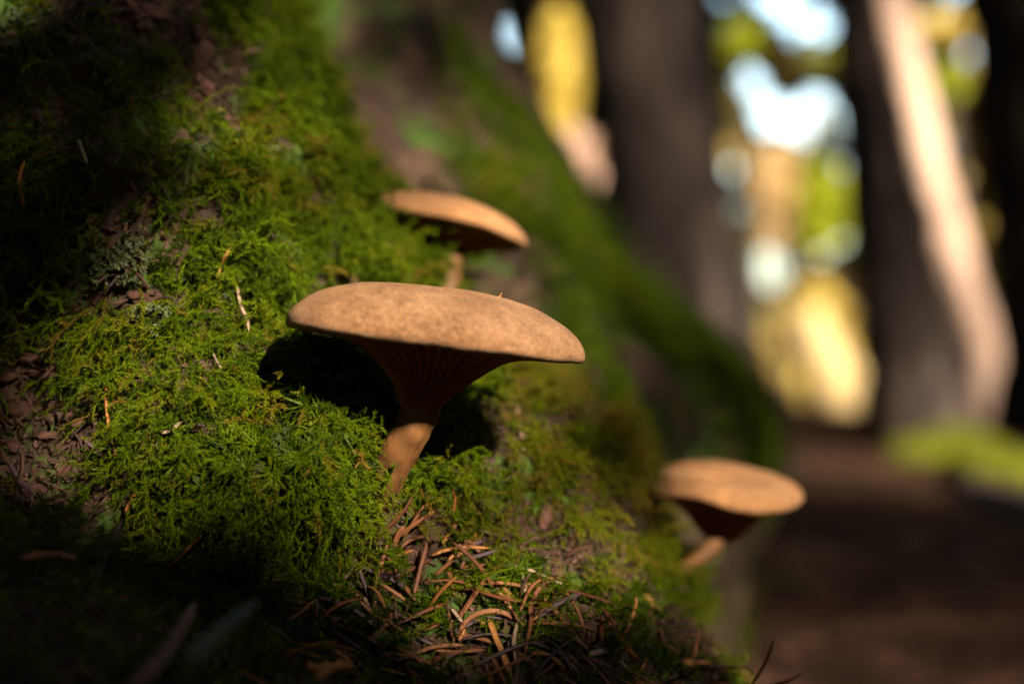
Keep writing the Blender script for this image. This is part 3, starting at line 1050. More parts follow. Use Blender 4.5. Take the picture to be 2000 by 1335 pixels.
NG = 'dry fir needles in the litter below the large mushroom'
ND = [
    ([(896, 1233), (915, 1208), (950, 1193), (985, 1196), (1002, 1210)], 13, M_needle, 'thick reddish needle arched like a bridge in the litter below the stem'),
    ([(954, 1208), (968, 1245), (985, 1285), (1001, 1334)], 15, M_needle_o, 'broad orange tan needle pointing down at the bottom edge, centre of the litter'),
    ([(972, 1152), (1000, 1190), (1024, 1224)], 10, M_needle, 'speckled brown needle slanting down from the green moss tuft to the arched needle'),
    ([(1085, 1125), (1056, 1145), (1038, 1175), (1034, 1198)], 12, M_needle, 'tan needle curving down left from the pale spot, upper of the crossing trio'),
    ([(1085, 1143), (1077, 1175), (1058, 1195), (1040, 1212)], 8, M_needle_o, 'thin orange needle curving under the crossing trio on the right'),
    ([(1060, 1128), (1035, 1150), (1012, 1202)], 8, M_needle, 'slim needle leaning left beside the crossing trio'),
    ([(1026, 1275), (1034, 1230), (1040, 1186)], 10, M_needle, 'reddish upright needle below the crossing trio'),
    ([(1010, 1215), (1003, 1255), (1009, 1300)], 10, M_needle_p, 'whitish grey upright needle with dark specks beside the orange one'),
    ([(1103, 1152), (1130, 1195), (1143, 1245)], 9, M_needle, 'long brown needle slanting down right past the crossing trio'),
    ([(844, 1084), (870, 1074), (910, 1068), (959, 1070)], 9, M_needle_o, 'bright orange needle lying nearly level just above the litter'),
    ([(864, 1060), (880, 1038), (898, 1012)], 10, M_needle_o, 'short bright orange needle slanting up right below the stem'),
    ([(882, 1010), (888, 980), (884, 950)], 8, M_needle_o, 'blurred orange needle standing upright in the moss right of the stem base'),
    ([(725, 1168), (740, 1115), (759, 1055)], 11, M_needle, 'long reddish needle standing steeply left of the bright orange one'),
    ([(765, 1078), (775, 1050), (790, 1025)], 15, M_needle, 'broad reddish needle top in the bundle under the stem base'),
    ([(788, 1048), (808, 1018), (829, 985)], 9, M_needle, 'slim reddish needle reaching up right from the bundle under the stem base'),
    ([(780, 1070), (805, 1052), (835, 1046)], 10, M_needle, 'needle bent to the right in the bundle under the stem base'),
    ([(770, 1093), (788, 1080), (808, 1074)], 9, M_needle_o, 'short orange needle lowest in the bundle under the stem base'),
    ([(808, 1162), (822, 1105), (835, 1056)], 11, M_needle, 'steep brown needle right of the bundle under the stem base'),
    ([(698, 1263), (735, 1236), (757, 1213), (770, 1188)], 12, M_needle, 'brown needle curving up right at the left end of the litter'),
    ([(630, 1186), (648, 1208), (658, 1235), (661, 1264)], 11, M_needle, 'brown needle curving down at the far left of the litter'),
    ([(558, 1213), (590, 1193), (621, 1168)], 10, M_needle, 'left needle of the folded pair at the left end of the litter'),
    ([(621, 1168), (618, 1205), (611, 1245)], 10, M_needle_d, 'dull right needle of the folded pair at the left end of the litter'),
    ([(567, 1251), (600, 1261), (640, 1266), (691, 1260)], 8, M_needle_o, 'long yellowish needle lying flat at the lower left of the litter'),
    ([(711, 1165), (720, 1185), (734, 1214)], 9, M_needle_p, 'pale spotted needle slanting down in the dark left part of the litter'),
    ([(700, 1108), (712, 1140), (722, 1166)], 9, M_needle_d, 'dark needle above the pale spotted one at the left of the litter'),
    ([(882, 1188), (893, 1202), (904, 1216)], 9, M_needle_p, 'short whitish needle left of the arched needle'),
    ([(876, 1194), (880, 1225), (888, 1254)], 9, M_needle, 'upright brown needle left of the arched needle'),
    ([(810, 1276), (850, 1262), (910, 1258)], 11, M_needle, 'flat brown needle pair upper one, low in the middle of the litter'),
    ([(846, 1268), (890, 1272), (948, 1268)], 9, M_needle, 'flat brown needle pair lower one, low in the middle of the litter'),
    ([(1035, 1273), (1070, 1278), (1095, 1296), (1107, 1309)], 9, M_needle_o, 'orange brown needle bending down at the lower right of the litter'),
    ([(1103, 1278), (1125, 1300), (1160, 1316)], 11, M_needle, 'curved brown needle right of the bending one at the lower right'),
    ([(1146, 1282), (1170, 1292), (1200, 1306)], 7, M_needle, 'thin needle below the pale bract at the lower right'),
    ([(1150, 1278), (1180, 1270), (1220, 1263)], 15, M_needle_p, 'pale broad bract lying level at the lower right of the litter'),
    ([(1179, 1204), (1174, 1230), (1176, 1256)], 11, M_needle, 'short tan needle standing up alone at the right of the litter'),
    ([(1265, 1285), (1252, 1308), (1238, 1334)], 7, M_needle_o, 'thin orange needle slanting left at the bottom right of the litter'),
    ([(990, 1100), (1031, 1111), (1062, 1125), (1116, 1148)], 9, M_needle_p, 'tan stalk running right from the green moss tuft to the pale spot'),
    ([(876, 1115), (883, 1140), (887, 1162)], 12, M_needle, 'broad needle hanging left of the green moss tuft'),
    ([(963, 1285), (975, 1310), (990, 1340)], 11, M_needle, 'brown needle left of the broad orange one at the bottom edge'),
    ([(1211, 1290), (1230, 1308), (1250, 1330)], 8, M_needle_p, 'grey needle crossing the thin orange one at the bottom right'),
    ([(896, 1250), (903, 1240), (908, 1226)], 10, M_needle_o, 'stubby orange needle under the left foot of the arched needle'),
    ([(1016, 1110), (1024, 1140), (1028, 1165)], 10, M_needle_p, 'tan needle hanging right of the green moss tuft'),
    ([(1340, 1292), (1390, 1296), (1420, 1320)], 10, M_needle_o, 'blurred orange needle at the far bottom right of the root'),
    ([(1310, 1300), (1335, 1290), (1352, 1330)], 9, M_needle, 'blurred brown needle left of the far bottom right one'),
    ([(1290, 1225), (1300, 1260), (1318, 1285)], 10, M_needle, 'blurred brown needle leaning on the dark moss clump at right'),
    ([(1395, 1265), (1398, 1290), (1402, 1320)], 10, M_needle, 'blurred upright needle at the right end of the litter'),
    ([(1250, 1150), (1275, 1178), (1300, 1205)], 11, M_needle_o, 'blurred tan needle slanting down the right edge of the root'),
    ([(940, 915), (944, 880), (952, 842)], 11, M_needle_o, 'blurred orange needle hanging in the moss right of the stem'),
    ([(1022, 880), (1016, 830), (1006, 768)], 10, M_needle_p, 'blurred pale stalk hanging over the moss right of the stem'),
    ([(975, 815), (962, 795), (950, 772)], 10, M_needle_d, 'dark purple bit of bark hanging right of the stem'),
    ([(45, 400), (38, 350), (48, 312)], 9, M_needle_o, 'orange needle curling in the moss at the far left edge'),
    ([(70, 310), (105, 296), (152, 284)], 9, M_needle, 'brown twig lying in the moss at the upper left'),
    ([(153, 274), (161, 295), (171, 321)], 8, M_needle_p, 'short pale splinter crossing the end of the brown twig at the upper left'),
    ([(424, 541), (434, 512), (450, 483)], 9, M_needle_o, 'orange needle stuck upright in the bright moss above the pale one'),
    ([(463, 558), (470, 595), (482, 622), (486, 647)], 8, M_needle_p, 'pale pinkish needle hanging in the moss left of the large cap'),
    ([(514, 688), (545, 683), (606, 683)], 10, M_needle_p, 'tan needle lying level just under the left tip of the large cap'),
    ([(212, 741), (207, 775), (212, 830), (228, 895)], 8, M_needle_o, 'long orange needle standing alone in the moss at left'),
    ([(152, 676), (175, 692), (204, 710)], 8, M_needle_d, 'purple brown needle slanting in the shade at left'),
    ([(168, 862), (190, 880), (206, 898)], 9, M_needle_d, 'purple grey needle below the long orange one at left'),
    ([(18, 905), (42, 940), (70, 968)], 12, M_needle_d, 'dull bark splinter at the lower left beside the bare bark'),
    ([(182, 1140), (205, 1080), (238, 1015)], 22, M_needle_d, 'blurred grey purple twig at the lower left'),
    ([(244, 1000), (255, 978), (266, 958)], 9, M_needle_o, 'small orange needle just above the blurred grey twig'),
    ([(322, 1116), (358, 1080), (396, 1042)], 9, M_needle, 'dim brown needle slanting up under the mossy overhang'),
    ([(316, 845), (335, 838), (356, 822)], 10, M_needle_p, 'pale splinter lying on the moss left of centre'),
    ([(368, 831), (385, 829), (402, 831)], 8, M_needle_d, 'dark splinter next to the pale one on the moss'),
    ([(416, 690), (424, 706), (432, 720)], 6, M_needle_p, 'tiny tan splinter in the yellowish moss under the pink needle'),
    ([(372, 1196), (355, 1225), (345, 1240)], 12, M_needle_d, 'blurred stub above the pinkish stick at the bottom left'),
]
def LF(a):
    b, low = bark_mask1(np.array([float(a[0])]), np.array([float(a[1])]))
    return 0.0022 + 0.0035 * (1 - max(float(b[0]), float(low[0]))) + 0.0015 * random.random()


for q in ND:
    needle(q[0], q[1], q[2], q[3], lift=(LF(q[0][0]), LF(q[0][-1])), group=NG if q[0][0][1] > 1000 and q[0][0][0] > 500 else None)

# sticks and a leaf lying close to the camera, far out of focus
def stick(px_pts, d0, d1, wpx, mat, label, name='stick', cat='stick'):
    n = len(px_pts)
    W = [np.array(P(a, b_, d0 + (d1 - d0) * i / (n - 1))) for i, (a, b_) in enumerate(px_pts)]
    pth = catmull(W, 24)
    v, f = tube(pth, np.interp(np.linspace(0, 1, 24), [0, .2, .8, 1], [wpx * .5, wpx, wpx * .9, wpx * .4]) * 0.5 * d0 / FPX, 12, 0.7)
    v = v + (vfbm(v * 400, 3) * 0.0006)[:, None]
    return tag(obj(name, v, f, mat, None, W[0]), label, cat)


M_stick_p = needle_mat('pink_stick', (0.10, 0.055, 0.055), (0.11, 0.06, 0.06), (0.12, 0.065, 0.065))
M_stick_t = needle_mat('teal_stick', (0.045, 0.065, 0.055), (0.05, 0.075, 0.06), (0.055, 0.08, 0.065))
stick([(250, 1345), (315, 1285), (360, 1215), (380, 1180)], 0.225, 0.285, 32, M_stick_p, 'blurred pinkish stick close to the camera at the bottom left')
stick([(370, 1285), (425, 1235), (500, 1175)], 0.215, 0.250, 34, M_stick_t, 'blurred grey teal stick crossing in front at the bottom left')
stick([(598, 1296), (640, 1306), (692, 1298)], 0.288, 0.294, 20, M_needle_o, 'blurred yellow brown scrap of leaf at the bottom left of the litter', 'leaf_scrap', 'leaf')
stick([(615, 1325), (645, 1306), (665, 1290)], 0.286, 0.292, 15, M_needle_o, 'blurred yellow brown sliver crossing under the leaf scrap', 'leaf_scrap', 'leaf')
stick([(40, 1090), (90, 1082), (150, 1088)], 0.29, 0.30, 16, M_needle, 'dim brown stick lying level at the lower left edge')

# countless others: individuals that look alike
base_needles = []
for k in range(8):
    cv = random.uniform(-0.22, 0.22)
    L = random.uniform(0.011, 0.017)
    pt = [np.array([t * L, cv * L * math.sin(t * math.pi) * 0.5, 0.0012 * math.sin(t * math.pi)]) for t in (0, .33, .66, 1)]
    base_needles.append([mesh_from('fir_needle', *blade(pt, random.uniform(0.0010, 0.0016), (0, 0, 1)), m) for m in (M_needle, M_needle, M_needle, M_needle, M_needle_o, M_needle_d)])
GROUP_L = 'unremarkable brown fir needles tangled in the dark litter'
n_small = 0
while n_small < 125:
    a = random.uniform(540, 1480) if random.random() < .8 else random.uniform(700, 960)
    b_ = random.uniform((1040 if 700 < a < 960 else 1120) if a < 1300 else 1230, 1380)
    if a > 1150 and b_ < 1335 - (1480 - a) * 0.45 and random.random() < .6: continue
    h, nr = hit(a, b_, 1, 0.0012)
    if h.y > 0.45: continue
    o = bpy.data.objects.new('fir_needle', random.choice(random.choice(base_needles)))
    COL.objects.link(o)
    o.location = h
    z = (nr + Vector((random.uniform(-.5, .5), random.uniform(-.5, .5), random.uniform(-.5, .5)))).normalized()
    x = Vector((random.uniform(-1, 1), random.uniform(-.3, .3), random.uniform(-1, 1)))
    x = (x - z * x.dot(z)).normalized()
    o.rotation_euler = Matrix((x, z.cross(x), z)).transposed().to_euler()
    tag(o, 'dull brown fir needle half buried among others in the dark litter', 'fir needle', GROUP_L)
    n_small += 1

# crumbs of bark, bud scales and broken bits between the needles
def crumbs(seed):
    r = np.random.default_rng(seed)
    n = 7
    th = np.sort(r.random(n)) * 6.28
    rr = 0.0009 * (0.5 + r.random(n))
    top = np.stack([np.cos(th) * rr, np.sin(th) * rr * 0.6, 0.0003 * r.random(n) + 0.0002], 1)
    bot = top - np.array([0, 0, 0.0004])
    V = np.vstack([top, bot])
    F = [tuple(range(n)), tuple(range(2 * n - 1, n - 1, -1))] + [(k, n + k, n + (k + 1) % n, (k + 1) % n) for k in range(n)]
    return V, F


M_crumb = needle_mat('bark_crumb', (0.015, 0.008, 0.006), (0.05, 0.024, 0.015), (0.10, 0.052, 0.034))
LIB_crumb = lib('litter_crumb', [crumbs(s) for s in range(8)] + [blade([(0, 0, 0), (0.003, 0.0006, 0), (0.006, 0, 0)], 0.0007, (0, 0, 1), n=5) for _ in range(3)], M_crumb)
p, nm, r = sample_faces(V1, F1, 110000, 5)
px, py, d = proj(p)
b, low = bark_mask1(px, py)
keep = (px > -200) & (px < 1650) & (py < 1550) & (py > -200) & (p[:, 1] < 0.5) & (r.random(len(p)) < np.clip(0.03 + 0.45 * low + 0.6 * b, 0, 1))
p1, n1_ = p[keep], nm[keep]
scatter('bark_litter', p1 + n1_ * 0.0004, orient(n1_ + r.normal(size=p1.shape) * 0.5, r.random(len(p1)) * 6.28), 0.5 + 1.3 * r.random(len(p1)) ** 2, r.random(len(p1)), LIB_crumb, M_crumb,
        'crumbs of bark and broken needles in the moss and litter')

# ------------------------------------------------------------------ the forest behind
def leaf_quads(cen, size, r, flat=0.0):
    n = len(cen)
    a = r.normal(size=(n, 3)); a /= np.linalg.norm(a, axis=1)[:, None]
    b = r.normal(size=(n, 3)); b -= a * (a * b).sum(1)[:, None]; b /= np.linalg.norm(b, axis=1)[:, None]
    s = np.asarray(size)[:, None] * (0.7 + 0.6 * r.random((n, 1)))
    A, B = a * s, b * s * 0.55
    V = np.stack([cen - A, cen - B + A * 0.1, cen + A, cen + B + A * 0.1], 1).reshape(-1, 3)
    return V, np.arange(n * 4).reshape(n, 4)


# openings the sun comes through: (point, radius)
def lit_points():
    L = [(Vector((0.0, 0.36, 0.17)), 0.26), (Vector((0.12, 0.50, 0.20)), 0.12)]
    return L


LIT = lit_points()
SV = np.array(SUN)


def in_sun(c, extra=0.0):
    """True for leaves that stand in one of the sun's openings"""
    m = np.zeros(len(c), bool)
    for q, rad in LIT:
        w = c - np.array(q)
        t = w @ SV
        dist = np.linalg.norm(w - t[:, None] * SV, axis=1)
        m |= (t > 0.15) & (dist < rad + extra + 0.007 * t)
    return m


def fir(label, pts, d, mat, top=7.0, group=None, crown=True, seg=48, snag=False):
    """a tree: trunk through (px, py, width px) at distance d, crown above the picture"""
    P0 = [np.array(P(a, b_, d)) for a, b_, w in pts]
    W = [w * d / FPX / 2 for a, b_, w in pts]
    # down to the ground
    lo = P0[-1]; dirn = (P0[-1] - P0[-2]); dirn /= abs(dirn[2])
    g = gz(lo[0], lo[1]) - 0.05
    if lo[2] > g + 0.02:
        P0.append(lo + dirn * (lo[2] - g) * np.array([0.4, 0.4, 1])); W.append(W[-1] * 1.35)
    if not snag:
        up = (P0[0] - P0[1]); up /= abs(up[2])
        hh = top - P0[0][2]
        P0.insert(0, P0[0] + up * np.array([0.5, 0.5, 1]) * hh); W.insert(0, W[0] * 0.45)
        P0.insert(1, P0[1] + up * np.array([0.8, 0.8, 1]) * hh * 0.4); W.insert(1, W[1] * 0.8)
    P0, W = P0[::-1], W[::-1]
    Z = np.array([q[2] for q in P0])
    zz = np.linspace(Z[0], Z[-1], 60) if snag else np.concatenate([np.linspace(Z[0], 2.2, 110), np.linspace(2.25, Z[-1], 30)])
    path = np.stack([np.interp(zz, Z, [q[k] for q in P0]) for k in range(3)], 1)
    rad = np.interp(zz, Z, W)
    base = (float(P0[0][0]), float(P0[0][1]), gz(P0[0][0], P0[0][1]))
    t = empty('fir_tree', base)
    tag(t, label, 'tree', group)
    v, f = trunk_mesh(path, rad, seg, rad.mean() * 0.22, 2.2 / rad.mean() * 0.5)
    obj('trunk', v, f, mat, t)
    if crown:
        r = np.random.default_rng(int(abs(P0[0][0]) * 1000))
        # limbs
        parts = []
        for k in range(16):
            z0 = 2.6 + (Z[-1] - 2.8) * k / 16
            c = np.array([np.interp(z0, Z, [q[j] for q in P0]) for j in range(3)])
            a = k * 2.4
            e = c + np.array([math.cos(a) * 1.3, math.sin(a) * 1.3, -0.1]) * (1 - k / 22)
            parts.append(tube(catmull([c, (c + e) / 2 + np.array([0, 0, 0.12]), e], 6), np.linspace(0.03, 0.008, 6), 6))
        v, f = merge(parts)
        lv = v
        obj('limbs', v, f, mat, t)
        n = 2600
        hq = r.random(n)
        zc = 2.5 + (Z[-1] - 2.0) * hq
        rc = (1 - hq) ** 0.7 * 1.5 * np.sqrt(r.random(n))
        a = r.random(n) * 6.28
        c = np.stack([np.interp(zc, Z, [q[0] for q in P0]) + np.cos(a) * rc, np.interp(zc, Z, [q[1] for q in P0]) + np.sin(a) * rc, zc - rc * 0.15], 1)
        c = c[~in_sun(c)]
        v, f = leaf_quads(c, np.full(len(c), 0.11), r)
        cr = obj('crown', v, f, M_needles_green, t, smooth=False)
    return t


def leaf_mat(name, stops, scale, trans=0.4, rough=0.45):
    m, nt, b = new_mat(name)
    n = noise_node(nt, scale, 3, 0.6)
    col = ramp(nt, stops, n)
    nt.links.new(col, b.inputs['Base Color'])
    b.inputs['Roughness'].default_value = rough
    b.inputs['Specular IOR Level'].default_value = 0.15
    tr = nt.nodes.new('ShaderNodeBsdfTranslucent')
    nt.links.new(col, tr.inputs['Color'])
    ms = nt.nodes.new('ShaderNodeMixShader')
    ms.inputs[0].default_value = trans
    nt.links.new(b.outputs[0], ms.inputs[1]); nt.links.new(tr.outputs[0], ms.inputs[2])
    nt.links.new(ms.outputs[0], nt.nodes['Material Output'].inputs['Surface'])
    return m


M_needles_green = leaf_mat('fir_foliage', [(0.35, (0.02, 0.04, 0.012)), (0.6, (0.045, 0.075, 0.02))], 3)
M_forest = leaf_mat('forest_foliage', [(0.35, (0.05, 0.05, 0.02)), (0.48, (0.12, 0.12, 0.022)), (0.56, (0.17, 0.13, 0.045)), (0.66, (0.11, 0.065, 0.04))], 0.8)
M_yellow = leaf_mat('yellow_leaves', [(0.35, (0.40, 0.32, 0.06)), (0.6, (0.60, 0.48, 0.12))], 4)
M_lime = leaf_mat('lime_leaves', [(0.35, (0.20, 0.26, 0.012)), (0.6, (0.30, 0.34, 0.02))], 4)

# things in the sun behind: columns of trunk and leaves (photo position, distance, opening radius)
LIT += [(P(1090, 60, 12), 0.34), (P(1090, 160, 12), 0.34), (P(1100, 290, 12), 0.25), (P(1130, 350, 12), 0.3),
        (P(1745, 40, 6), 0.17), (P(1770, 150, 6), 0.17), (P(1795, 260, 6), 0.17), (P(1825, 370, 6), 0.13), (P(1850, 530, 6), 0.07), (P(1900, 660, 6), 0.10),
        (P(1530, 350, 12), 0.40), (P(1540, 450, 12), 0.40), (P(1590, 560, 12), 0.35), (P(1610, 650, 12), 0.45), (P(1640, 760, 12), 0.45),
        (P(1450, 75, 11), 0.25), (P(1850, 155, 9), 0.20), (P(1840, 50, 10), 0.20), (P(1600, 380, 11), 0.3), (P(1410, 335, 10), 0.12), (P(1600, 440, 11), 0.25),
        (P(1560, 400, 12), 0.7), (P(1610, 640, 12), 0.9), (P(1095, 140, 12), 0.65), (P(1120, 330, 12), 0.5), (P(1600, 720, 10), 0.5), (P(1850, 100, 9.5), 0.5), (P(1450, 75, 11), 0.4),
        (P(1150, 300, 2.5), 0.06), (P(1165, 390, 2.5), 0.06),
        (gp(1975, 925), 0.3), (P(1850, 830, 3.5), 0.2), (gp(1680, 880), 0.07), (P(1110, 330, 2.5), 0.05), (P(1130, 420, 2.5), 0.05)]

for k in range(90):
    zx = random.choice(((1050, 1140, 0, 420), (1380, 1680, 0, 820), (1380, 1680, 250, 820), (1780, 1990, 0, 560)))
    LIT.append((P(random.uniform(zx[0], zx[1]), random.uniform(zx[2], zx[3]), random.uniform(11, 16)), random.uniform(0.15, 0.40)))

FG = 'tall trunks standing behind the mossy tree'
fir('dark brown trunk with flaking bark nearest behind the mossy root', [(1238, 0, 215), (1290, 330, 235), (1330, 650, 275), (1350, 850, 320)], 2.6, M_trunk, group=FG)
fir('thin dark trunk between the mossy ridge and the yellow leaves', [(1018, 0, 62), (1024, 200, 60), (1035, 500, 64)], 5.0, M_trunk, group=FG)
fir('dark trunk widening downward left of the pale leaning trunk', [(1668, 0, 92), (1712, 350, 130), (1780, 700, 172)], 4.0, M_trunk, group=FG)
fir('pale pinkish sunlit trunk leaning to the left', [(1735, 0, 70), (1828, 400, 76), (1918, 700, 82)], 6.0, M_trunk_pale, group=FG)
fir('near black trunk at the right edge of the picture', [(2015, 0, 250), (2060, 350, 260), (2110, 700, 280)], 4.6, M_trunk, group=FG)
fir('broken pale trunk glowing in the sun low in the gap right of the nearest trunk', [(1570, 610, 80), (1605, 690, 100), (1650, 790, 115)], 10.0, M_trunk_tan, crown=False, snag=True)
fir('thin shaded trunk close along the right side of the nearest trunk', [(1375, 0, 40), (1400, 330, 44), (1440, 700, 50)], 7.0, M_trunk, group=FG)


def shrub(name, label, cen, d, rx, ry, n, size, mat, cat, depth=0.5):
    r = np.random.default_rng(int(cen[0] + cen[1]))
    c = P(cen[0], cen[1], d)
    k = d / FPX
    q = r.normal(size=(n, 3)); q /= np.linalg.norm(q, axis=1)[:, None]; q *= r.random((n, 1)) ** 0.4
    C = np.array(c) + q * np.array([rx * k, depth * (rx + ry) / 2 * k, ry * k])
    base = Vector((c.x + 0.1, c.y, gz(c.x, c.y)))
    t = empty(name, base)
    tag(t, label, cat)
    v, f = leaf_quads(C, np.full(n, size), r)
    obj('crown', v, f, mat, t, smooth=False)
    path = catmull([base, (base + c) / 2 + Vector((0.05, 0, 0)), c], 12)
    v, f = tube(path, np.linspace(0.03, 0.012, 12), 8)
    obj('trunk', v, f, M_trunk, t)
    return t


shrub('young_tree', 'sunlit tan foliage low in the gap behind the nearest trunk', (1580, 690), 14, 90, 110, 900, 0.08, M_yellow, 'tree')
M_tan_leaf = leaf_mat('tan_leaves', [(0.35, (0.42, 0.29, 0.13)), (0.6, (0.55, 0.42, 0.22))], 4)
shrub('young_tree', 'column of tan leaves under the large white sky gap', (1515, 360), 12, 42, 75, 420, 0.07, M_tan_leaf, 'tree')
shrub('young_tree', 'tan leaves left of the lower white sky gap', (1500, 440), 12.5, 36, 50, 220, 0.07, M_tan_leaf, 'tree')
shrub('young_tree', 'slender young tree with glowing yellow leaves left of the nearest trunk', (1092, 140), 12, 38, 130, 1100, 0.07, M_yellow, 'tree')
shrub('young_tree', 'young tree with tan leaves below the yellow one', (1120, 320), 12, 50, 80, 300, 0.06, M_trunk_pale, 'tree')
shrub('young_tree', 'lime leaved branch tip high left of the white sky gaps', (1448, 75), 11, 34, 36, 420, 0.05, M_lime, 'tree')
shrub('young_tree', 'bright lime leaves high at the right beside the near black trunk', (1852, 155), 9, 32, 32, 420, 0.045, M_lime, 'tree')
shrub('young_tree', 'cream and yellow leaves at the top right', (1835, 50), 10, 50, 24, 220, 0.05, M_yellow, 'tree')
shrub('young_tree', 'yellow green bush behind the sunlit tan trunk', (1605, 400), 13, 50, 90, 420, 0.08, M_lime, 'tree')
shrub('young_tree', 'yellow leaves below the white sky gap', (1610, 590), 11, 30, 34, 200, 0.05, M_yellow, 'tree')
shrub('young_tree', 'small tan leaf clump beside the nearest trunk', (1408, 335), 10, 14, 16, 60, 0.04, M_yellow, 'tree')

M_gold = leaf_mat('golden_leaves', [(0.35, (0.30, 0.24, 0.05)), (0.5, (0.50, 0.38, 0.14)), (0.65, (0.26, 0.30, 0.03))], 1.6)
r = np.random.default_rng(91)
L, spots_ = [], []
while len(spots_) < 34:
    zx = ((1400, 1650, 90, 760), (1400, 1650, 90, 760), (1060, 1150, 10, 400), (1800, 1960, 10, 640))[r.integers(4)]
    a, b_ = r.uniform(zx[0], zx[1]), r.uniform(zx[2], zx[3])
    if math.hypot(a - 1508, b_ - 523) < 90 or math.hypot(a - 1510, b_ - 215) < 80: continue
    if all(math.hypot(a - q[0], b_ - q[1]) > 56 for q in spots_): spots_.append((a, b_))
    elif r.random() < 0.02: spots_.append((a, b_))
for a, b_ in spots_:
    d = r.uniform(12.6, 13.6)
    rr = r.uniform(15, 30) * d / FPX
    n = 60
    q = r.normal(size=(n, 3)); q /= np.linalg.norm(q, axis=1)[:, None]; q *= r.random((n, 1)) ** 0.5 * rr
    L.append((np.array(P(a, b_, d)) + q, a, b_))
cc = np.vstack([q[0] for q in L])
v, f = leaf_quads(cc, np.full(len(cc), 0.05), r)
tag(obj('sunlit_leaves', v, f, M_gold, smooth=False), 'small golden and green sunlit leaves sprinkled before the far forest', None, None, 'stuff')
for a, b_ in spots_: LIT.append((P(a, b_, 13), 0.3))

# distant wall of forest with gaps where the sky shows
GAPS = [(935, 50, 44), (972, 110, 34), (900, 5, 40), (880, -20, 40),
        (1468, 163, 20), (1512, 228, 28), (1592, 200, 18), (1562, 275, 16), (1508, 523, 34), (1606, 488, 15), (1640, 470, 12),
        (1545, 5, 40), (1500, -25, 30), (1590, 40, 20), (1365, 30, 20), (1372, 70, 14), (1660, 0, 16), (1900, -20, 14)]
gr_ = random.Random(5)
_n = 0
while _n < 30:
    _x, _y = gr_.uniform(1390, 1660), gr_.uniform(60, 640)
    if all(math.hypot(_x - g[0], _y - g[1]) > 62 + g[2] for g in GAPS):
        GAPS.append((_x, _y, gr_.uniform(11, 19)))
    _n += 1
for k in range(60):
    zx = gr_.choice(((1050, 1140, 0, 420), (1380, 1650, 30, 700), (1380, 1650, 30, 700), (1790, 1960, 0, 620), (1140, 1900, -60, 0)))
    _x, _y = gr_.uniform(zx[0], zx[1]), gr_.uniform(zx[2], zx[3])
    if math.hypot(_x - 1508, _y - 523) > 110: GAPS.append((_x, _y, gr_.uniform(5, 11)))
WC = np.array([0.0, 3.0])


def ring(n, size, r0, r1, z0, z1, az0, az1, seed, gaps=False):
    r = np.random.default_rng(seed)
    a = r.uniform(az0, az1, n)
    rr = r.uniform(r0, r1, n)
    z = r.uniform(z0, z1, n)
    c = np.stack([WC[0] + np.sin(a) * rr, WC[1] + np.cos(a) * rr, z], 1)
    m = ~in_sun(c, size * 0.4)
    if gaps:
        px, py, d = proj(c)
        for gxx, gyy, gr in GAPS:
            m &= ~((np.hypot(px - gxx, py - gyy) < gr + size * 0.55 * FPX / d) & (d > 0))
    c = c[m]
    return leaf_quads(c, np.full(len(c), size), r)


def join_np(L):
    V, F, o = [], [], 0
    for v, f in L:
        V.append(v); F.append(f + o); o += len(v)
    return np.vstack(V), np.vstack(F)


R45 = R(42)
front = join_np([ring(84000, 0.16, 14, 18, -0.3, 7.0, -R45, R45, 11, True), ring(9000, 0.35, 14, 19, 6.5, 14, -R45, R45, 12)])
o = obj('distant_forest', front[0], front[1], M_forest, smooth=False)
tag(o, 'distant forest blurred into brown and green with bright sky between', None, None, 'stuff')
back = join_np([ring(46000, 0.36, 15, 19, -0.3, 14, R45, 2 * math.pi - R45, 13)])
back = join_np([back, ring(20000, 0.36, 15, 19, -0.3, 14, R(115), R(190), 19)])
r = np.random.default_rng(14)
n = 56000
a = r.uniform(0, 2 * np.pi, n); rr = 19 * np.sqrt(r.random(n))
c = np.stack([WC[0] + np.sin(a) * rr, WC[1] + np.cos(a) * rr, r.uniform(9, 14, n)], 1)
c = c[~in_sun(c, 0.15)]
back = join_np([back, leaf_quads(c, np.full(len(c), 0.36), r)])
o = obj('forest_canopy', back[0], back[1], M_forest, smooth=False)
tag(o, 'forest canopy closing overhead and around the clearing', None, None, 'stuff')

# unseen boughs added behind the camera, along the sun lines, to shade the roots
def bough(label, zone, t0, t1, n, seed, leaf=0.011):
    r = np.random.default_rng(seed)
    cen = []
    for k in range(n):
        a, b_ = zone(r)
        h, nr = hit(a, b_)
        cen.append(np.array(h) + SV * r.uniform(t0, t1) + r.normal(size=3) * 0.004)
    cen = np.array(cen)
    for q, rad in ((c1, 0.045), (c2, 0.03), (c3, 0.03)):
        w = cen - np.array(q)
        cen = cen[np.linalg.norm(w - (w @ SV)[:, None] * SV, axis=1) > rad]
    c0 = cen.mean(0)
    far = c0 + np.array([0.9, -0.35, 0.55])
    root = empty('shade_bough', far)
    tag(root, label, 'branch')
    v, f = leaf_quads(cen, np.full(len(cen), leaf), r)
    obj('needles', v, f, M_needles_green, root, smooth=False)
    parts = [tube(catmull([far, (far + c0) / 2 + np.array([0, 0, .05]), c0], 12), np.linspace(0.012, 0.004, 12), 8)]
    for k in range(14):
        q = cen[r.integers(len(cen))]
        parts.append(tube(catmull([c0, (c0 + q) / 2 + r.normal(size=3) * 0.01, q], 5), np.linspace(0.003, 0.001, 5), 5))
    v, f = merge(parts)
    obj('twigs', v, f, M_trunk, root)


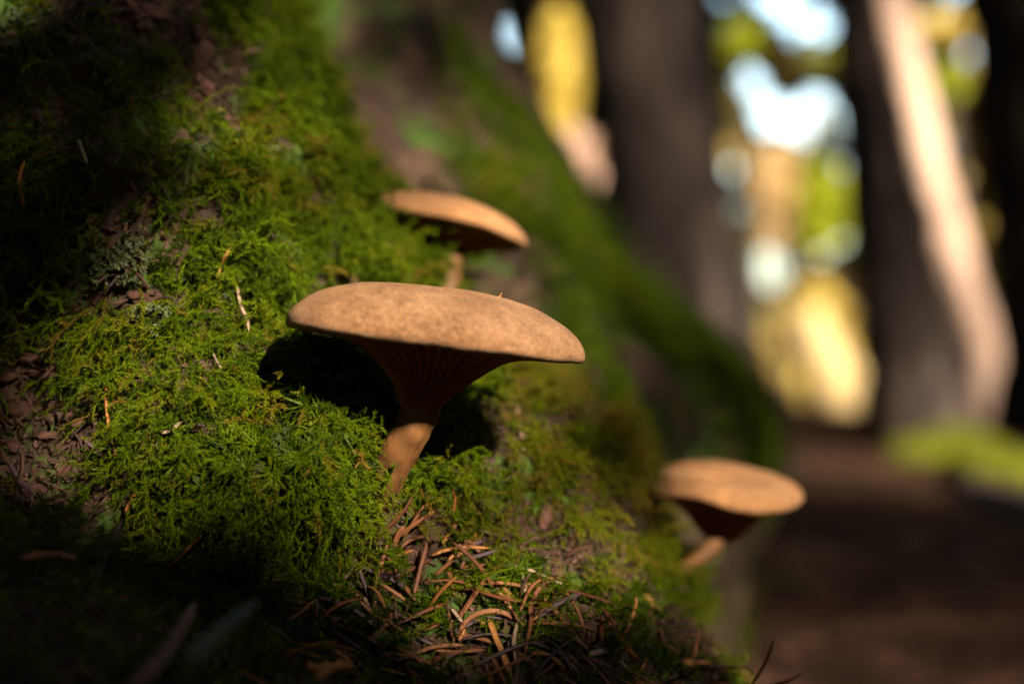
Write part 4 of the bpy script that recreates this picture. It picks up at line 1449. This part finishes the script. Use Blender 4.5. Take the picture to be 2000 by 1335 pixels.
def zone_left(r):
    while True:
        a, b_ = r.uniform(-300, 420), r.uniform(-350, 1500)
        lim = 190 + 90 * math.sin(b_ / 190.0) + (60 if b_ < 350 else 0) - (60 if 600 < b_ < 900 else 0)
        if a < lim + r.normal() * 40 and not (abs(a - 80) < 90 and abs(b_ - 780) < 130 and r.random() < .75) and not (a < 130 and b_ < 130 and r.random() < .6): return a, b_


def zone_foot(r):
    while True:
        a, b_ = r.uniform(-200, 760), r.uniform(930, 1600)
        if b_ > 1050 + max(0, (a - 420)) * 0.55 + r.normal() * 35 and math.hypot((a - 720) / 300, (b_ - 830) / 250) > 1: return a, b_


def zone_far(r):
    while True:
        a, b_ = r.uniform(610, 1150), r.uniform(-350, 330)
        if a > 640 + max(0, b_) * 0.42: return a, b_


def zone_far_low(r):
    while True:
        a, b_ = r.uniform(1120, 1560), r.uniform(520, 900)
        if a > 1100 + (900 - b_) * 0.1: return a, b_


def zone_top(r):
    while True:
        a, b_ = r.uniform(150, 620), r.uniform(-350, 260)
        if b_ < 230 - abs(a - 330) * 0.5 + r.normal() * 40: return a, b_


bough('long unseen fir bough added behind the camera to shade the farther root', zone_far, 0.85, 1.1, 140, 24, 0.018)
bough('drooping unseen fir bough added behind the camera to dim the low end of the farther root', zone_far_low, 0.85, 1.1, 130, 25, 0.018)
bough('unseen fir bough added behind the camera to shade the left of the root', zone_left, 0.42, 0.62, 640, 21)
bough('lower unseen fir bough added behind the camera to shade the foot of the root', zone_foot, 0.42, 0.60, 900, 22)
def zone_litter(r):
    return r.uniform(560, 1550), r.uniform(1190, 1450)


bough('thin unseen fir bough added behind the camera to dim the needle litter', zone_litter, 0.40, 0.55, 200, 26)
bough('upper unseen fir bough added behind the camera to shade the bare bark', zone_top, 0.50, 0.70, 160, 23)

# ------------------------------------------------------------------ things on the forest floor
def lump(c, rx, ry, rz, seed, amp=0.2, nu=28, nv=40, fr=2.0):
    V = []
    for i in range(nu):
        th = math.pi * i / (nu - 1)
        for j in range(nv):
            ph = 2 * math.pi * j / nv
            u = Vector((math.sin(th) * math.cos(ph), math.sin(th) * math.sin(ph), math.cos(th)))
            k = 1 + amp * fbm(u * fr + Vector((seed, seed * 1.7, 0)), 4)
            V.append((c[0] + u.x * rx * k, c[1] + u.y * ry * k, c[2] + u.z * rz * k))
    return np.array(V), grid_faces(nu, nv, wrap=True)


M_mosslump = leaf_mat('moss_cushion', [(0.35, (0.035, 0.05, 0.003)), (0.6, (0.115, 0.125, 0.006))], 40, 0.05, 0.9)
M_stone = bark_mat('pale_wood', (0.16, 0.11, 0.10), (0.30, 0.22, 0.20), (0.42, 0.33, 0.30), 14, 0, 0.004)
c = gp(1962, 940)
k = (c - C0).dot(CF) / FPX
v, f = lump((c.x + 20 * k, c.y, c.z), 130 * k, 100 * k, 62 * k, 3, 0.35)
tag(obj('moss_mound', v, f, M_mosslump, None, (c.x, c.y, c.z - .06)), 'bright yellow green moss mound at the right edge on the ground', 'moss mound')
c = P(1850, 850, 3.6); c.z = gz(c.x, c.y)
k = (c - C0).dot(CF) / FPX
v, f = lump((c.x, c.y, c.z), 135 * k, 70 * k, 52 * k, 5, 0.4)
tag(obj('moss_mound', v, f, M_mosslump, None, (c.x, c.y, c.z - .06)), 'dim olive moss mound farther back under the dark trunk', 'moss mound')
a, b_ = gp(1890, 975) + Vector((0, 0, .012)), gp(2090, 1045) + Vector((0, 0, .012))
pth = catmull([a, (a + b_) / 2 + Vector((0, 0, 0.005)), b_], 24)
v, f = trunk_mesh(pth, np.full(24, 0.022) * (1 + 0.1 * np.sin(np.arange(24))), 24, 0.004, 30)
tag(obj('fallen_branch', v, f, M_stone, None, a), 'pale pinkish fallen branch in front of the bright moss mound', 'branch')

r = np.random.default_rng(77)
n = 9000
xx = r.uniform(0.1, 3.5, n); yy = r.uniform(0.5, 6.5, n)
m = vfbm(np.stack([xx * 2.2, yy * 2.2, 0 * xx], 1), 3) + 0.25 > r.random(n) * 0.6
xx, yy = xx[m], yy[m]
c = np.stack([xx, yy, ground_z(xx, yy) + 0.006], 1)
v, f = leaf_quads(c, r.uniform(0.008, 0.028, len(c)), r)
v[:, 2] = (v[:, 2] - np.repeat(c[:, 2], 4)) * 0.25 + np.repeat(c[:, 2], 4)
M_dead = leaf_mat('dead_leaves', [(0.35, (0.03, 0.014, 0.010)), (0.5, (0.08, 0.042, 0.026)), (0.65, (0.20, 0.115, 0.08))], 9, 0.15)
o = obj('leaf_litter', v, f, M_dead, smooth=False)
tag(o, 'fallen leaves and bark bits strewn over the brown forest floor', None, None, 'stuff')

for o in S.objects:
    if '_org' in o: del o['_org']
print('objects', len(S.objects))
